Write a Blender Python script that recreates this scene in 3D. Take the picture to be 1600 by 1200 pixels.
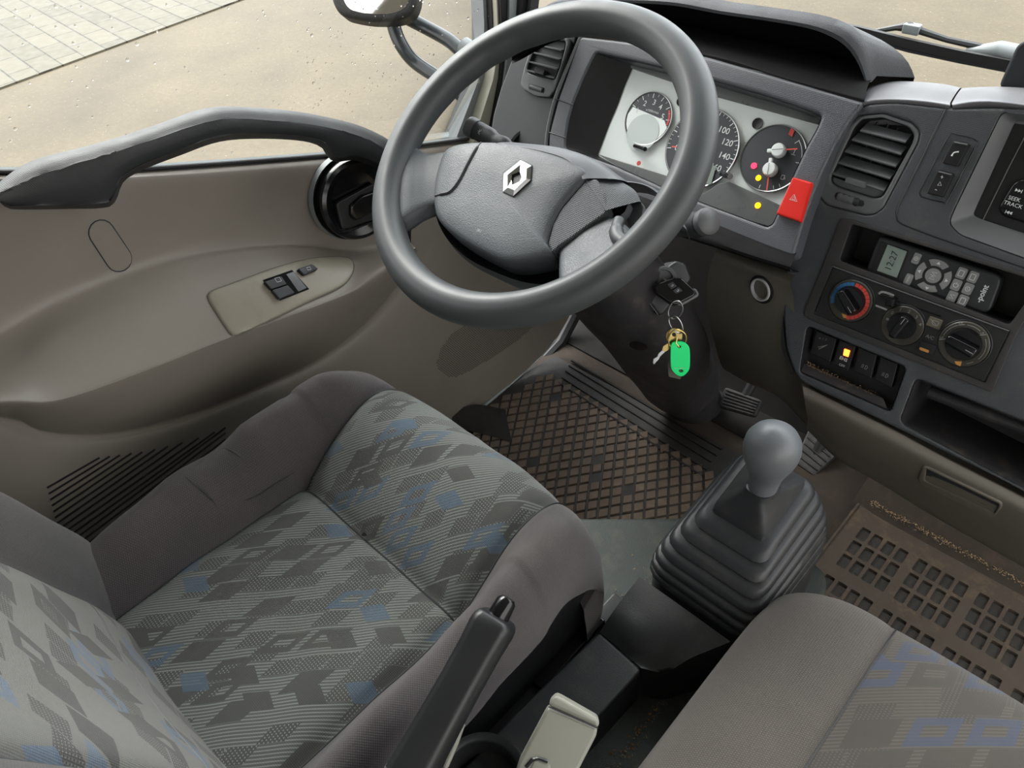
import bpy, bmesh, math, random
import numpy as np
from mathutils import Vector, Matrix
from mathutils.bvhtree import BVHTree
from mathutils.geometry import tessellate_polygon

for o in list(bpy.data.objects): bpy.data.objects.remove(o)
S = bpy.context.scene
COL = S.collection
random.seed(7); RNG = np.random.default_rng(7)

# ------------------------------------------------------------------ camera
# x = to the passenger's side, y = forward, z = up, metres, cab floor at z = 0, steering wheel over x = y = 0
RC = np.array([[0.7187632871, 0.6906433580, -0.0799433639],
               [0.4373293211, -0.5385054010, -0.7202465328],
               [-0.5404834891, 0.4827252688, -0.6890965031]])
FPX = 1188.5
CAM = np.array([0.538, -0.543, 1.132])
cd = bpy.data.cameras.new('camera'); cam = bpy.data.objects.new('camera', cd); COL.objects.link(cam)
cd.sensor_width = 36; cd.sensor_fit = 'HORIZONTAL'; cd.lens = FPX/1600*36; cd.clip_start = .02; cd.clip_end = 200
m = Matrix.Identity(4)
for i in range(3):
    m[i][0] = RC[0][i]; m[i][1] = -RC[1][i]; m[i][2] = -RC[2][i]; m[i][3] = CAM[i]
cam.matrix_world = m
S.camera = cam

# ------------------------------------------------------------------ light
W = bpy.data.worlds.new('overcast_sky'); S.world = W; W.use_nodes = True
wn = W.node_tree.nodes; wl = W.node_tree.links
wn.clear()
wo = wn.new('ShaderNodeOutputWorld'); bg = wn.new('ShaderNodeBackground')
tc = wn.new('ShaderNodeTexCoord'); sx = wn.new('ShaderNodeVectorMath'); sx.operation = 'DOT_PRODUCT'; cr_ = wn.new('ShaderNodeValToRGB')
wl.new(tc.outputs['Generated'], sx.inputs[0]); sx.inputs[1].default_value = Vector((-.45, .70, .55)).normalized(); wl.new(sx.outputs['Value'], cr_.inputs[0])
cr_.color_ramp.elements[0].position = 0.0; cr_.color_ramp.elements[0].color = (.92, .90, .88, 1)
cr_.color_ramp.elements[1].position = .95; cr_.color_ramp.elements[1].color = (1.9, 2.0, 2.05, 1)
e_ = cr_.color_ramp.elements.new(.5); e_.color = (.95, .97, 1.0, 1)
wl.new(cr_.outputs[0], bg.inputs[0]); bg.inputs[1].default_value = 1.0
wl.new(bg.outputs[0], wo.inputs[0])
sd = bpy.data.lights.new('hazy_sun', 'SUN'); sd.energy = 2.0; sd.angle = math.radians(40); sd.color = (1, .97, .92)
sun = bpy.data.objects.new('hazy_sun', sd); COL.objects.link(sun)
sun.rotation_euler = Vector((-.80, .22, .85)).to_track_quat('Z', 'Y').to_euler()
S.view_settings.view_transform = 'Standard'; S.view_settings.look = 'None'
S.view_settings.gamma = 1; S.view_settings.use_curve_mapping = False
S.view_settings.exposure = 1.6

# ------------------------------------------------------------------ geometry helpers
def A(*p): return np.array(p if len(p) > 1 else p[0], float)
def nz(v): v = np.array(v, float); return v/np.linalg.norm(v)
def ray(px, py): return RC.T @ np.array([(px-800)/FPX, (py-600)/FPX, 1.])
def P(px, py, pl):
    "point of the real plane pl = (point, normal) seen at photo position px, py"
    p0, n = pl; d = ray(px, py); return CAM + d*(((p0-CAM)@n)/(d@n))
def PX(v): return (A(v, 0, 0), A(1, 0, 0))
def PY(v): return (A(0, v, 0), A(0, 1, 0))
def PZ(v): return (A(0, 0, v), A(0, 0, 1))
def tilt(a): a = math.radians(a); return A(0, -math.cos(a), math.sin(a)), A(0, math.sin(a), math.cos(a))
NH, DH = tilt(23.31); H0 = A(.282, .27, .515)      # centre stack
NC, DC = tilt(36.78); C0 = A(.017, .32, .622)      # instrument cluster
NW, DW = tilt(58.77); W0 = A(0, 0, .74)            # steering wheel
UX = A(1, 0, 0)
def PH(o=0): return (H0+NH*o, NH)
def PC(o=0): return (C0+NC*o, NC)
def PW(o=0): return (W0+NW*o, NW)
def PP(pts, pl): return [P(x, y, pl) for x, y in pts]

class MB:
    def __init__(s): s.v = []; s.f = []; s.m = []; s.uv = None
    def add(s, vf, mi=0):
        v, f = vf; k = len(s.v); s.v += [tuple(map(float, p)) for p in v]
        s.f += [tuple(i+k for i in q) for q in f]; s.m += [mi]*len(f); return s
    def build(s, name, mats, parent=None, smooth=38, label=None, kind=None):
        me = bpy.data.meshes.new(name); 
        v = s.v; off = Vector((0, 0, 0))
        if parent is None:
            a = np.array(v); off = Vector(((a[:, 0].min()+a[:, 0].max())/2, (a[:, 1].min()+a[:, 1].max())/2, a[:, 2].min()))
            v = [tuple(Vector(p)-off) for p in v]
        me.from_pydata(v, [], s.f); me.validate()
        if not isinstance(mats, (list, tuple)): mats = [mats]
        for mt in mats: me.materials.append(mt)
        if len(mats) > 1 and len(me.polygons) == len(s.m): me.polygons.foreach_set('material_index', s.m)
        bm = bmesh.new(); bm.from_mesh(me); bmesh.ops.remove_doubles(bm, verts=bm.verts, dist=1e-6)
        bmesh.ops.recalc_face_normals(bm, faces=bm.faces) if s.uv is None else None
        bm.to_mesh(me); bm.free()
        me.polygons.foreach_set('use_smooth', [True]*len(me.polygons))
        try: me.set_sharp_from_angle(angle=math.radians(smooth))
        except Exception: pass
        o = bpy.data.objects.new(name, me); COL.objects.link(o)
        if parent is not None:
            o.parent = parent; o.matrix_parent_inverse = WM[parent.name].inverted(); WM[o.name] = Matrix.Identity(4)
        else:
            o.location = off; WM[o.name] = Matrix.Translation(off)
        if label: o['label'] = label
        if kind: o['kind'] = kind
        if smooth < 100 and s.uv is None: md = o.modifiers.new('normals', 'WEIGHTED_NORMAL'); md.keep_sharp = True; md.weight = 80
        return o
WM = {}
def tag(o, label=None, cat=None, group=None, kind=None):
    if label: o['label'] = label
    if cat: o['category'] = cat
    if group: o['group'] = group
    if kind: o['kind'] = kind
    return o
def thing(name, label, cat, loc, group=None):
    o = bpy.data.objects.new(name, None); COL.objects.link(o); o.location = Vector(loc); o.empty_display_size = .02
    WM[o.name] = Matrix.Translation(Vector(loc)); return tag(o, label, cat, group)
def obj(name, shapes, mat, parent=None, **k):
    b = MB()
    if isinstance(shapes, tuple): shapes = [shapes]
    for s in shapes: b.add(s)
    return b.build(name, mat, parent, **k)

def rp(pts, r, seg=4):
    "round the corners of a closed outline"
    n = len(pts); out = []
    rs = r if isinstance(r, (list, tuple)) else [r]*n
    for i in range(n):
        p = A(pts[i]); a = A(pts[i-1]); b = A(pts[(i+1) % n]); da = a-p; db = b-p
        la = np.linalg.norm(da); lb = np.linalg.norm(db); rr = min(rs[i], la*.48, lb*.48)
        if rr < 1e-7: out.append(p); continue
        q0 = p+da/la*rr; q1 = p+db/lb*rr
        for k in range(seg+1):
            t = k/seg; out.append(q0*(1-t)**2+2*p*t*(1-t)+q1*t*t)
    return out
def crm(pts, n, closed=False):
    "smooth resample (Catmull-Rom) of a polyline of points to n samples"
    p = [A(q) for q in pts]; m_ = len(p)
    if m_ == 2 and not closed: return [p[0]+(p[1]-p[0])*k/(n-1) for k in range(n)]
    seg = m_ if closed else m_-1; out = []
    for k in range(n):
        t = k*seg/(n if closed else n-1); i = min(int(t), seg-1); u = t-i
        if closed: a, b, c, d = p[(i-1) % m_], p[i % m_], p[(i+1) % m_], p[(i+2) % m_]
        else: a, b, c, d = p[max(i-1, 0)], p[i], p[i+1], p[min(i+2, m_-1)]
        if not closed and i == 0: a = 2*b-c
        if not closed and i == m_-2: d = 2*c-b
        out.append(.5*((2*b)+(c-a)*u+(2*a-5*b+4*c-d)*u*u+(3*b-a-3*c+d)*u**3))
    return out
def arcres(pts, n, closed=False):
    "resample by arc length after smoothing"
    q = crm(pts, max(len(pts)*12, 40), closed)
    if closed: q = q+[q[0]]
    L = [0]
    for i in range(1, len(q)): L.append(L[-1]+np.linalg.norm(q[i]-q[i-1]))
    out = []; N = n if closed else n-1; j = 0
    for k in range(n):
        t = L[-1]*k/N
        while j < len(q)-2 and L[j+1] < t: j += 1
        w = (t-L[j])/max(L[j+1]-L[j], 1e-12); out.append(q[j]*(1-w)+q[j+1]*w)
    return out
def grid(rows, cu=False, cv=False):
    n = len(rows[0]); v = [p for r in rows for p in r]; f = []
    R_ = len(rows)
    for i in range(R_ if cv else R_-1):
        for j in range(n if cu else n-1):
            a = i*n+j; b = i*n+(j+1) % n; c = ((i+1) % R_)*n+(j+1) % n; d = ((i+1) % R_)*n+j
            f.append((a, b, c, d))
    return v, f
def loft(rows, nu=24, nv=24, resample=True, cu=False):
    "smooth surface through rows of points; every row is resampled to nu points"
    rr = [arcres(r, nu, cu) if resample else r for r in rows]
    cols = [crm([r[j] for r in rr], nv) for j in range(nu)]
    return grid([[cols[j][i] for j in range(nu)] for i in range(nv)], cu)
def frame(n, xd=UX):
    n = nz(n); x = nz(A(xd)-n*(A(xd)@n)); return x, np.cross(n, x), n
def plate(outline, n, thick=.004, bev=.001, holes=(), back=True, seg=2):
    "solid plate: front face along the outline, body behind it (-n), rounded front edges, through holes"
    x, y, n = frame(n); o = A(outline[0])
    d0 = np.mean([(A(p)-o)@n for p in outline])
    def to2(L): return [np.array([(A(p)-o)@x, (A(p)-o)@y]) for p in L]
    def to3(q, z): return o+x*q[0]+y*q[1]+n*(z+d0)
    def area(L): return sum(L[i-1][0]*L[i][1]-L[i][0]*L[i-1][1] for i in range(len(L)))
    def clean(L):
        o2 = [L[0]]
        for q in L[1:]:
            if np.linalg.norm(q-o2[-1]) > 1e-6: o2.append(q)
        if np.linalg.norm(o2[0]-o2[-1]) < 1e-6: o2.pop()
        return o2
    def inset(L, d):
        out = []; k = len(L)
        for i in range(k):
            e0 = L[i]-L[i-1]; e1 = L[(i+1) % k]-L[i]; e0 = e0/np.linalg.norm(e0); e1 = e1/np.linalg.norm(e1)
            n0 = np.array([-e0[1], e0[0]]); n1 = np.array([-e1[1], e1[0]]); mm = n0+n1; L2 = mm@mm
            mm = mm/max(L2/2, .5) if L2 > 1e-9 else n0
            out.append(L[i]+mm*d)
        return out
    loops = []
    for k, L in enumerate([outline]+list(holes)):
        q = clean(to2(L)); a = area(q)
        if (a < 0) == (k == 0): q = q[::-1]
        loops.append(q)
    V = []; F = []; tops = []
    for q in loops:
        k = len(q); prev = None
        rings = []
        for s_ in range(seg+1):
            t = s_/seg*math.pi/2 if bev > 0 else 0
            rings.append([to3(p, -bev*(1-math.cos(t))) for p in inset(q, bev*(1-math.sin(t)))])
            if bev <= 0: break
        rings.append([to3(p, -thick) for p in q])
        base = len(V)
        for r in rings: V += r
        for i in range(len(rings)-1):
            for j in range(k):
                a = base+i*k+j; b = base+i*k+(j+1) % k; F.append((a, a+k, b+k, b))
        tops.append((base, k, [inset(q, bev)[j] for j in range(k)] if bev > 0 else q, base+(len(rings)-1)*k, q))
    def fill(which, flip):
        polys = [[Vector((p[0], p[1], 0)) for p in t[2 if which == 0 else 4]] for t in tops]
        idx = [t[0 if which == 0 else 3]+j for t in tops for j in range(t[1])]
        for tri in tessellate_polygon(polys):
            g = tuple(idx[i] for i in tri)
            if len(set(g)) == 3: F.append(g)
    fill(0, False)
    if back: fill(1, True)
    return V, F
def wall(outline, n, depth, taper=1.0, floor=True, r0=0.0):
    "recess: walls going in (-n) from the outline, with a floor"
    n = nz(n); c = np.mean([A(p) for p in outline], axis=0); k = len(outline)
    r1 = [A(p) for p in outline]; r2 = [c+(A(p)-c)*taper-n*depth for p in outline]
    V = r1+r2; F = [(j, (j+1) % k, k+(j+1) % k, k+j) for j in range(k)]
    if floor: V.append(c-n*depth); F += [(k+j, k+(j+1) % k, 2*k) for j in range(k)]
    return V, F
def closed_n(pts, n):
    q = [A(p) for p in pts]+[A(pts[0])]; L = [0]
    for i in range(1, len(q)): L.append(L[-1]+np.linalg.norm(q[i]-q[i-1]))
    return [np.array([np.interp(L[-1]*k/n, L, [p[c] for p in q]) for c in range(3)]) for k in range(n)]
def circ(c, r, n, k=40, xd=UX, sy=1.0, rot=0):
    x, y, n = frame(n, xd); return [A(c)+x*r*math.cos(2*math.pi*i/k+rot)+y*r*sy*math.sin(2*math.pi*i/k+rot) for i in range(k)]
def lathe(prof, o, ax, k=40, xd=None):
    ax = nz(ax); xd = xd if xd is not None else (UX if abs(ax[0]) < .9 else A(0, 1, 0)); x, y, ax = frame(ax, xd)
    rows = [[A(o)+ax*h+(x*math.cos(2*math.pi*i/k)+y*math.sin(2*math.pi*i/k))*r for i in range(k)] for r, h in prof]
    return grid(rows, True)
def tube(path, r, k=12, closed=False, sec=None, up=None, caps=True):
    p = [A(q) for q in path]; n = len(p)
    rs = r if isinstance(r, (list, tuple, np.ndarray)) else [r]*n
    T = []
    for i in range(n):
        if closed: t = p[(i+1) % n]-p[i-1]
        else: t = p[min(i+1, n-1)]-p[max(i-1, 0)]
        T.append(nz(t))
    u = A(up) if up is not None else (A(0, 0, 1) if abs(T[0][2]) < .9 else A(0, 1, 0))
    u = nz(u-T[0]*(u@T[0])); rows = []
    for i in range(n):
        if up is not None: u = A(up)
        u = nz(u-T[i]*(u@T[i])); w = np.cross(T[i], u)
        s = sec if sec is not None else [(math.cos(2*math.pi*j/k), math.sin(2*math.pi*j/k)) for j in range(k)]
        rows.append([p[i]+(u*a+w*b)*rs[i] for a, b in s])
    V, F = grid(rows, True, closed)
    if caps and not closed:
        m_ = len(rows[0])
        for b0, c in ((0, p[0]), ((n-1)*m_, p[-1])):
            V.append(c); F += [(b0+j, b0+(j+1) % m_, len(V)-1) for j in range(m_)]
    return V, F
def box(c, h, ax=None, bev=.001):
    "rounded box; h half sizes; ax rows = x,y,z axes"
    ax = ax if ax is not None else np.eye(3); c = A(c)
    b = min(bev, min(h)*.9); V = []; F = []
    bm = bmesh.new(); bmesh.ops.create_cube(bm, size=2)
    for v in bm.verts: v.co = Vector((v.co.x*h[0], v.co.y*h[1], v.co.z*h[2]))
    if b > 0: bmesh.ops.bevel(bm, geom=bm.edges[:]+bm.verts[:], offset=b, segments=2, profile=.5, affect='EDGES')
    bm.verts.index_update()
    V = [c+ax[0]*v.co.x+ax[1]*v.co.y+ax[2]*v.co.z for v in bm.verts]; F = [tuple(v.index for v in f.verts) for f in bm.faces]; bm.free()
    return V, F
def band(pts, w, n, th=.0003, closed=False):
    "flat printed line of width w through pts lying on a surface with normal n"
    n = nz(n); p = [A(q) for q in pts]; m_ = len(p); L = []; R_ = []
    for i in range(m_):
        t = (p[(i+1) % m_]-p[i-1]) if closed else p[min(i+1, m_-1)]-p[max(i-1, 0)]
        s = nz(np.cross(n, t))*w/2; L.append(p[i]+s+n*th); R_.append(p[i]-s+n*th)
    return grid([L, R_], closed)
def flat(outline, n, th=.0003):
    V = [A(p)+nz(n)*th for p in outline]; x, y, nn = frame(n)
    tri = tessellate_polygon([[Vector((float((p-V[0])@x), float((p-V[0])@y), 0)) for p in V]])
    return V, [tuple(t) for t in tri if len(set(t)) == 3]
_fc = bpy.data.curves.new('lettering', 'FONT'); _fo = bpy.data.objects.new('lettering', _fc)
def text(s, c, size, n, xd=UX, th=.0003, bold=0.0, align='CENTER'):
    _fc.body = s; _fc.size = size; _fc.align_x = align; _fc.align_y = 'CENTER'; _fc.resolution_u = 3; _fc.offset = bold
    me = bpy.data.meshes.new_from_object(_fo); x, y, n = frame(n, xd)
    V = [A(c)+x*v.co.x+y*v.co.y+n*th for v in me.vertices]; F = [tuple(p.vertices) for p in me.polygons]
    bpy.data.meshes.remove(me); return V, F
def ellipse_arc(c, r, n, a0, a1, k=16, xd=UX):
    x, y, n = frame(n, xd)
    return [A(c)+(x*math.cos(math.radians(a0+(a1-a0)*i/(k-1)))+y*math.sin(math.radians(a0+(a1-a0)*i/(k-1))))*r for i in range(k)]
def bvh(o):
    me = o.data; mw = WM[o.name]
    return BVHTree.FromPolygons([mw @ v.co for v in me.vertices], [tuple(p.vertices) for p in me.polygons])
def hit(tree, px, py, fallback=None):
    d = nz(ray(px, py)); r = tree.ray_cast(Vector(CAM), Vector(d), 5)
    if r[0] is None: return fallback
    n = A(r[1]); n = n if n@d < 0 else -n
    return A(r[0]), n
def on(tree, pts, off=0.0):
    out = []
    for x, y in pts:
        h = hit(tree, x, y)
        if h: out.append(h[0]+h[1]*off)
    return out
def fitn(pts):
    c = np.mean(pts, axis=0); u, s, vt = np.linalg.svd(np.array(pts)-c); n = vt[2]
    return c, (n if n@(CAM-c) > 0 else -n)
# ------------------------------------------------------------------ materials
def lin(c): c = c/255; return c/12.92 if c <= .04045 else ((c+.055)/1.055)**2.4
def rgb(r, g, b): return (lin(r), lin(g), lin(b), 1)
class NT:
    def __init__(s, name):
        s.m = bpy.data.materials.new(name); s.m.use_nodes = True; s.n = s.m.node_tree.nodes; s.l = s.m.node_tree.links
        s.b = s.n['Principled BSDF']; s.out = s.n['Material Output']
        s.tc = s.n.new('ShaderNodeTexCoord').outputs['Object']
    def new(s, t, **k):
        x = s.n.new(t)
        for a, b in k.items(): setattr(x, a, b)
        return x
    def link(s, a, b): s.l.new(a, b)
    def noise(s, scale, detail=3, vec=None, rough=.5):
        x = s.new('ShaderNodeTexNoise'); x.inputs['Scale'].default_value = scale; x.inputs['Detail'].default_value = detail
        x.inputs['Roughness'].default_value = rough
        s.link(vec or s.tc, x.inputs['Vector']); return x.outputs['Fac']
    def math(s, op, a, b=None, c=None):
        x = s.new('ShaderNodeMath', operation=op)
        for i, v in enumerate((a, b, c)):
            if v is None: continue
            if isinstance(v, (int, float)): x.inputs[i].default_value = v
            else: s.link(v, x.inputs[i])
        return x.outputs[0]
    def ramp(s, f, p0, p1, c0=(0, 0, 0, 1), c1=(1, 1, 1, 1)):
        x = s.new('ShaderNodeValToRGB'); e = x.color_ramp.elements
        e[0].position = p0; e[1].position = p1; e[0].color = c0; e[1].color = c1; s.link(f, x.inputs[0]); return x.outputs[0]
    def mix(s, f, a, b):
        x = s.new('ShaderNodeMix', data_type='RGBA')
        if isinstance(f, (int, float)): x.inputs[0].default_value = f
        else: s.link(f, x.inputs[0])
        for v, i in ((a, 6), (b, 7)):
            if isinstance(v, tuple): x.inputs[i].default_value = v
            else: s.link(v, x.inputs[i])
        return x.outputs[2]
    def bump(s, h, strength=.3, dist=.001):
        x = s.new('ShaderNodeBump'); x.inputs['Strength'].default_value = strength; x.inputs['Distance'].default_value = dist
        s.link(h, x.inputs['Height'])
        if s.b.inputs['Normal'].links: s.link(s.b.inputs['Normal'].links[0].from_socket, x.inputs['Normal'])
        s.link(x.outputs[0], s.b.inputs['Normal'])
    def set(s, col=None, rough=None, metal=None, spec=None):
        if col is not None:
            if isinstance(col, tuple): s.b.inputs['Base Color'].default_value = col
            else: s.link(col, s.b.inputs['Base Color'])
        if rough is not None:
            if isinstance(rough, (int, float)): s.b.inputs['Roughness'].default_value = rough
            else: s.link(rough, s.b.inputs['Roughness'])
        if metal is not None: s.b.inputs['Metallic'].default_value = metal
        if spec is not None: s.b.inputs['Specular IOR Level'].default_value = spec
    def dot(s, v, a=None):
        x = s.new('ShaderNodeVectorMath', operation='DOT_PRODUCT'); s.link(a or s.tc, x.inputs[0]); x.inputs[1].default_value = tuple(v); return x.outputs['Value']
    def comb(s, a, b, c=0.0):
        x = s.new('ShaderNodeCombineXYZ')
        for i, v in enumerate((a, b, c)):
            if isinstance(v, (int, float)): x.inputs[i].default_value = v
            else: s.link(v, x.inputs[i])
        return x.outputs[0]
def plastic(name, col, rough=.5, grain=None, dust=0.0, dustcol=(150, 140, 120), spec=.5, ax=None, gs=.35, var=.08):
    t = NT(name); c = rgb(*col)
    base = t.mix(t.ramp(t.noise(9, 4), .35, .7), c, tuple(min(1, x*(1+var*2.2)) for x in c[:3])+(1,))
    if dust > 0:
        d = t.ramp(t.noise(28, 8, rough=.7), .52, .78)
        d = t.math('MULTIPLY', d, dust)
        base = t.mix(d, base, rgb(*dustcol))
    t.set(base, t.math('ADD', t.math('MULTIPLY', t.noise(40, 4), .22), rough-.11), spec=spec)
    if grain == 'leather':
        v = t.new('ShaderNodeTexVoronoi', feature='DISTANCE_TO_EDGE'); v.inputs['Scale'].default_value = 520; t.link(t.tc, v.inputs['Vector'])
        t.bump(t.ramp(v.outputs['Distance'], 0, .35), gs, .0006)
    elif grain == 'fine':
        t.bump(t.noise(1400, 2), gs, .0004)
    elif grain == 'coarse':
        t.bump(t.noise(650, 3), gs, .0008)
    elif grain == 'dots':
        ax = ax or (DH,); u = t.dot(UX); v = t.dot(ax[0]); k = 2*math.pi/.0034
        a = t.math('SINE', t.math('MULTIPLY', t.math('ADD', u, t.math('MULTIPLY', v, .9)), k))
        b = t.math('SINE', t.math('MULTIPLY', t.math('SUBTRACT', u, t.math('MULTIPLY', v, .9)), k))
        t.bump(t.math('MULTIPLY', a, b), gs, .0006)
    elif grain == 'ribs':
        v = t.dot(ax[0]); t.bump(t.math('SINE', t.math('MULTIPLY', v, 2*math.pi/.0022)), gs, .0005)
    return t.m
M = {}
M['wheel'] = plastic('wheel_rim_urethane', (64, 68, 70), .46, 'fine', gs=.15, var=.05)
M['pad'] = plastic('airbag_pad_grain', (74, 79, 83), .48, 'leather', gs=.3)
M['pad_rib'] = plastic('hub_wing_texture', (68, 72, 75), .5, 'dots', ax=(DW,), gs=.5)
M['pad_tex'] = plastic('hub_side_texture', (76, 78, 82), .48, 'coarse', gs=.2)
M['dash'] = plastic('dash_dotted_plastic', (64, 67, 71), .45, 'dots', ax=(DH,), gs=.28, dust=.10)
M['dash_c'] = plastic('bezel_dotted_plastic', (70, 73, 78), .45, 'dots', ax=(DC,), gs=.26)
M['dash_top'] = plastic('dash_pad_glare_plastic', (104, 104, 108), .55, 'coarse', gs=.25, dust=.15)  # same plastic as the dash, windscreen glare lightened into its colour
M['bin'] = plastic('bin_black_lining', (14, 14, 15), .75, 'fine', gs=.1, spec=.15)
M['hood'] = plastic('hood_black_grain', (58, 60, 64), .6, 'leather', gs=.3)
M['black'] = plastic('black_plastic', (24, 25, 27), .45, 'fine', gs=.1)
M['blackdust'] = plastic('dusty_black_plastic', (44, 43, 45), .5, 'fine', dust=.22)
M['gloss'] = plastic('glossy_black_plastic', (14, 15, 18), .16)
M['charcoal'] = plastic('charcoal_plastic', (40, 42, 45), .5, 'fine', gs=.15)
M['midgrey'] = plastic('mid_grey_plastic', (82, 84, 86), .45, 'fine', gs=.1)
M['ventgrey'] = plastic('vent_grey_plastic', (84, 87, 89), .42, 'fine', gs=.1)
M['taupe'] = plastic('door_taupe_plastic', (131, 124, 115), .42, 'fine', gs=.25, dust=.06, dustcol=(180, 170, 150), var=.03)
M['taupe_dirty'] = plastic('armrest_taupe_worn', (140, 134, 120), .4, 'fine', gs=.2, dust=.4, dustcol=(126, 104, 82), var=.03)
M['taupe_low'] = plastic('lower_door_taupe', (128, 122, 113), .48, 'fine', gs=.25, dust=.10, var=.03)
M['knee'] = plastic('knee_panel_taupe', (94, 90, 81), .5, 'coarse', gs=.2, dust=.05, dustcol=(130, 120, 100), var=.04)
M['rubber'] = plastic('black_rubber', (27, 27, 28), .6, 'fine')
M['boot'] = plastic('gaiter_rubber', (42, 44, 47), .42, 'fine', gs=.25, dust=.12)
M['knob'] = plastic('worn_knob_plastic', (96, 100, 104), .42, 'fine', gs=.08, dust=.25, dustcol=(64, 66, 70))
M['console'] = plastic('console_plastic', (34, 36, 38), .42, 'coarse', gs=.25, dust=.22, dustcol=(104, 98, 86))
M['tunnel'] = plastic('tunnel_mat_vinyl', (54, 61, 59), .55, 'leather', gs=.5, dust=.35, dustcol=(120, 108, 88))
M['bulk'] = plastic('bulkhead_shadow_black', (22, 20, 19), .9, 'coarse')  # near black: the footwell shadow is put into this colour
M['brake'] = plastic('hand_brake_black', (30, 31, 33), .38, 'fine', gs=.1)
M['headliner'] = plastic('headliner_pale_grey', (170, 170, 165), .9, var=.02)
M['soil'] = plastic('dirty_floor_carpet', (50, 42, 34), .9, 'coarse', gs=1.0, dust=.6, dustcol=(84, 69, 53))
M['mat_brown'] = plastic('muddy_rubber_tread', (84, 71, 59), .8, 'coarse', gs=.9, dust=.9, dustcol=(120, 102, 84))
M['mat_dark'] = plastic('muddy_rubber_groove', (24, 21, 19), .7, 'coarse', gs=.5, dust=.25, dustcol=(84, 70, 56))
M['mat_tan'] = plastic('sandy_rubber_mat', (64, 55, 45), .85, 'coarse', gs=.8, dust=.8, dustcol=(104, 84, 64))
M['slot'] = plastic('slot_floor_rubber', (46, 43, 38), .85, 'coarse', gs=.6, dust=.3, dustcol=(90, 78, 64))
M['handle'] = plastic('grab_handle_black', (32, 34, 36), .55, 'dots', ax=(A(0, 1, .3),), gs=.2)
M['handle_top'] = M['handle']
M['white_print'] = plastic('white_print', (205, 210, 210), .5, var=0)
M['grey_print'] = plastic('grey_print', (140, 142, 140), .5, var=0)
M['yellow_print'] = plastic('amber_print', (196, 140, 70), .5, var=0)
M['red_print'] = plastic('red_print', (200, 70, 62), .5, var=0)
M['blue_print'] = plastic('blue_print', (45, 105, 160), .5, var=0)
M['red'] = plastic('hazard_red_plastic', (215, 44, 36), .35, var=0)
M['dialface'] = plastic('dial_black_face', (52, 56, 60), .5, var=.1)
M['clusterwhite'] = plastic('cluster_silver_panel', (222, 230, 228), .4, var=.02)
M['screen_grey'] = plastic('screen_pale_grey', (186, 196, 194), .4, var=0)
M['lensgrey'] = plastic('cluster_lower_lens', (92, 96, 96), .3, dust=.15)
M['needle'] = plastic('needle_red', (225, 90, 80), .5, var=0)
M['lcd'] = plastic('lcd_green_grey', (128, 142, 134), .35, var=.02)
M['buttons'] = plastic('rubber_key_grey', (128, 129, 130), .5, var=.02)
M['dialring'] = plastic('dial_ring_dark', (52, 50, 44), .45, var=.15, dust=.3, dustcol=(92, 84, 66))
M['panelblack'] = plastic('climate_panel_black', (30, 31, 32), .35, dust=.15, dustcol=(80, 74, 62))
M['frame_dusty'] = plastic('dusty_frame_plastic', (50, 49, 50), .45, 'fine', dust=.35, dustcol=(110, 100, 86))
M['olive'] = plastic('dial_ring_olive', (86, 82, 70), .5, var=.1, dust=.1)
M['green'] = plastic('green_tag_plastic', (0, 255, 140), .4, var=0)
M['buckle'] = plastic('buckle_pale_grey', (132, 132, 122), .45, 'fine', dust=.1, gs=.15)
M['arm_wet'] = plastic('wet_mirror_arm', (48, 53, 55), .22, var=.2)
M['sealgrey'] = plastic('window_seal_grey', (128, 134, 136), .5)
M['pillargrey'] = plastic('pillar_grey', (150, 158, 158), .5)
M['cream'] = plastic('pillar_cream', (176, 176, 160), .5)
M['sand'] = plastic('sand_grain', (150, 128, 98), .9)
M['leafbit'] = plastic('orange_leaf_bit', (170, 104, 40), .8)
def metal(name, col, rough):
    t = NT(name); t.set(rgb(*col), rough, 1.0); return t.m
M['ringmetal'] = plastic('pale_metal_ring', (176, 178, 178), .3, var=0)
M['chrome'] = metal('chrome', (225, 228, 232), .12); M['steel'] = metal('steel', (170, 172, 172), .3)
M['brass'] = metal('brass', (186, 164, 104), .3)
def glow(name, col, s):
    t = NT(name); t.set(rgb(*col), .5); t.b.inputs['Emission Color'].default_value = rgb(*col); t.b.inputs['Emission Strength'].default_value = s; return t.m
M['lamp_red'] = glow('lamp_red', (255, 40, 70), 1.6); M['lamp_amber'] = glow('lamp_amber', (255, 170, 0), 2.2)
M['lamp_orange'] = glow('lamp_orange', (255, 90, 30), 3.0); M['lamp_core'] = glow('lamp_yellow', (255, 220, 120), 3.0)
t = NT('mirror_glass'); t.set((.9, .9, .9, 1), .04, 1.0); M['mirror'] = t.m
# thin window glass: clear, with a fresnel sheen
t = NT('thin_window_glass'); t.n.remove(t.b)
gl = t.new('ShaderNodeBsdfGlossy'); gl.inputs['Roughness'].default_value = .03; tr = t.new('ShaderNodeBsdfTransparent')
tr.inputs[0].default_value = (.96, .97, .96, 1); fr = t.new('ShaderNodeFresnel'); fr.inputs[0].default_value = 1.35
mx = t.new('ShaderNodeMixShader'); t.link(t.math('MULTIPLY', fr.outputs[0], .7), mx.inputs[0]); t.link(tr.outputs[0], mx.inputs[1]); t.link(gl.outputs[0], mx.inputs[2])
t.link(mx.outputs[0], t.out.inputs[0]); M['glass'] = t.m
t = NT('water_drop'); t.set((.9, .92, .92, 1), .05); t.b.inputs['Transmission Weight'].default_value = 1; t.b.inputs['IOR'].default_value = 1.33; M['drop'] = t.m

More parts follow.
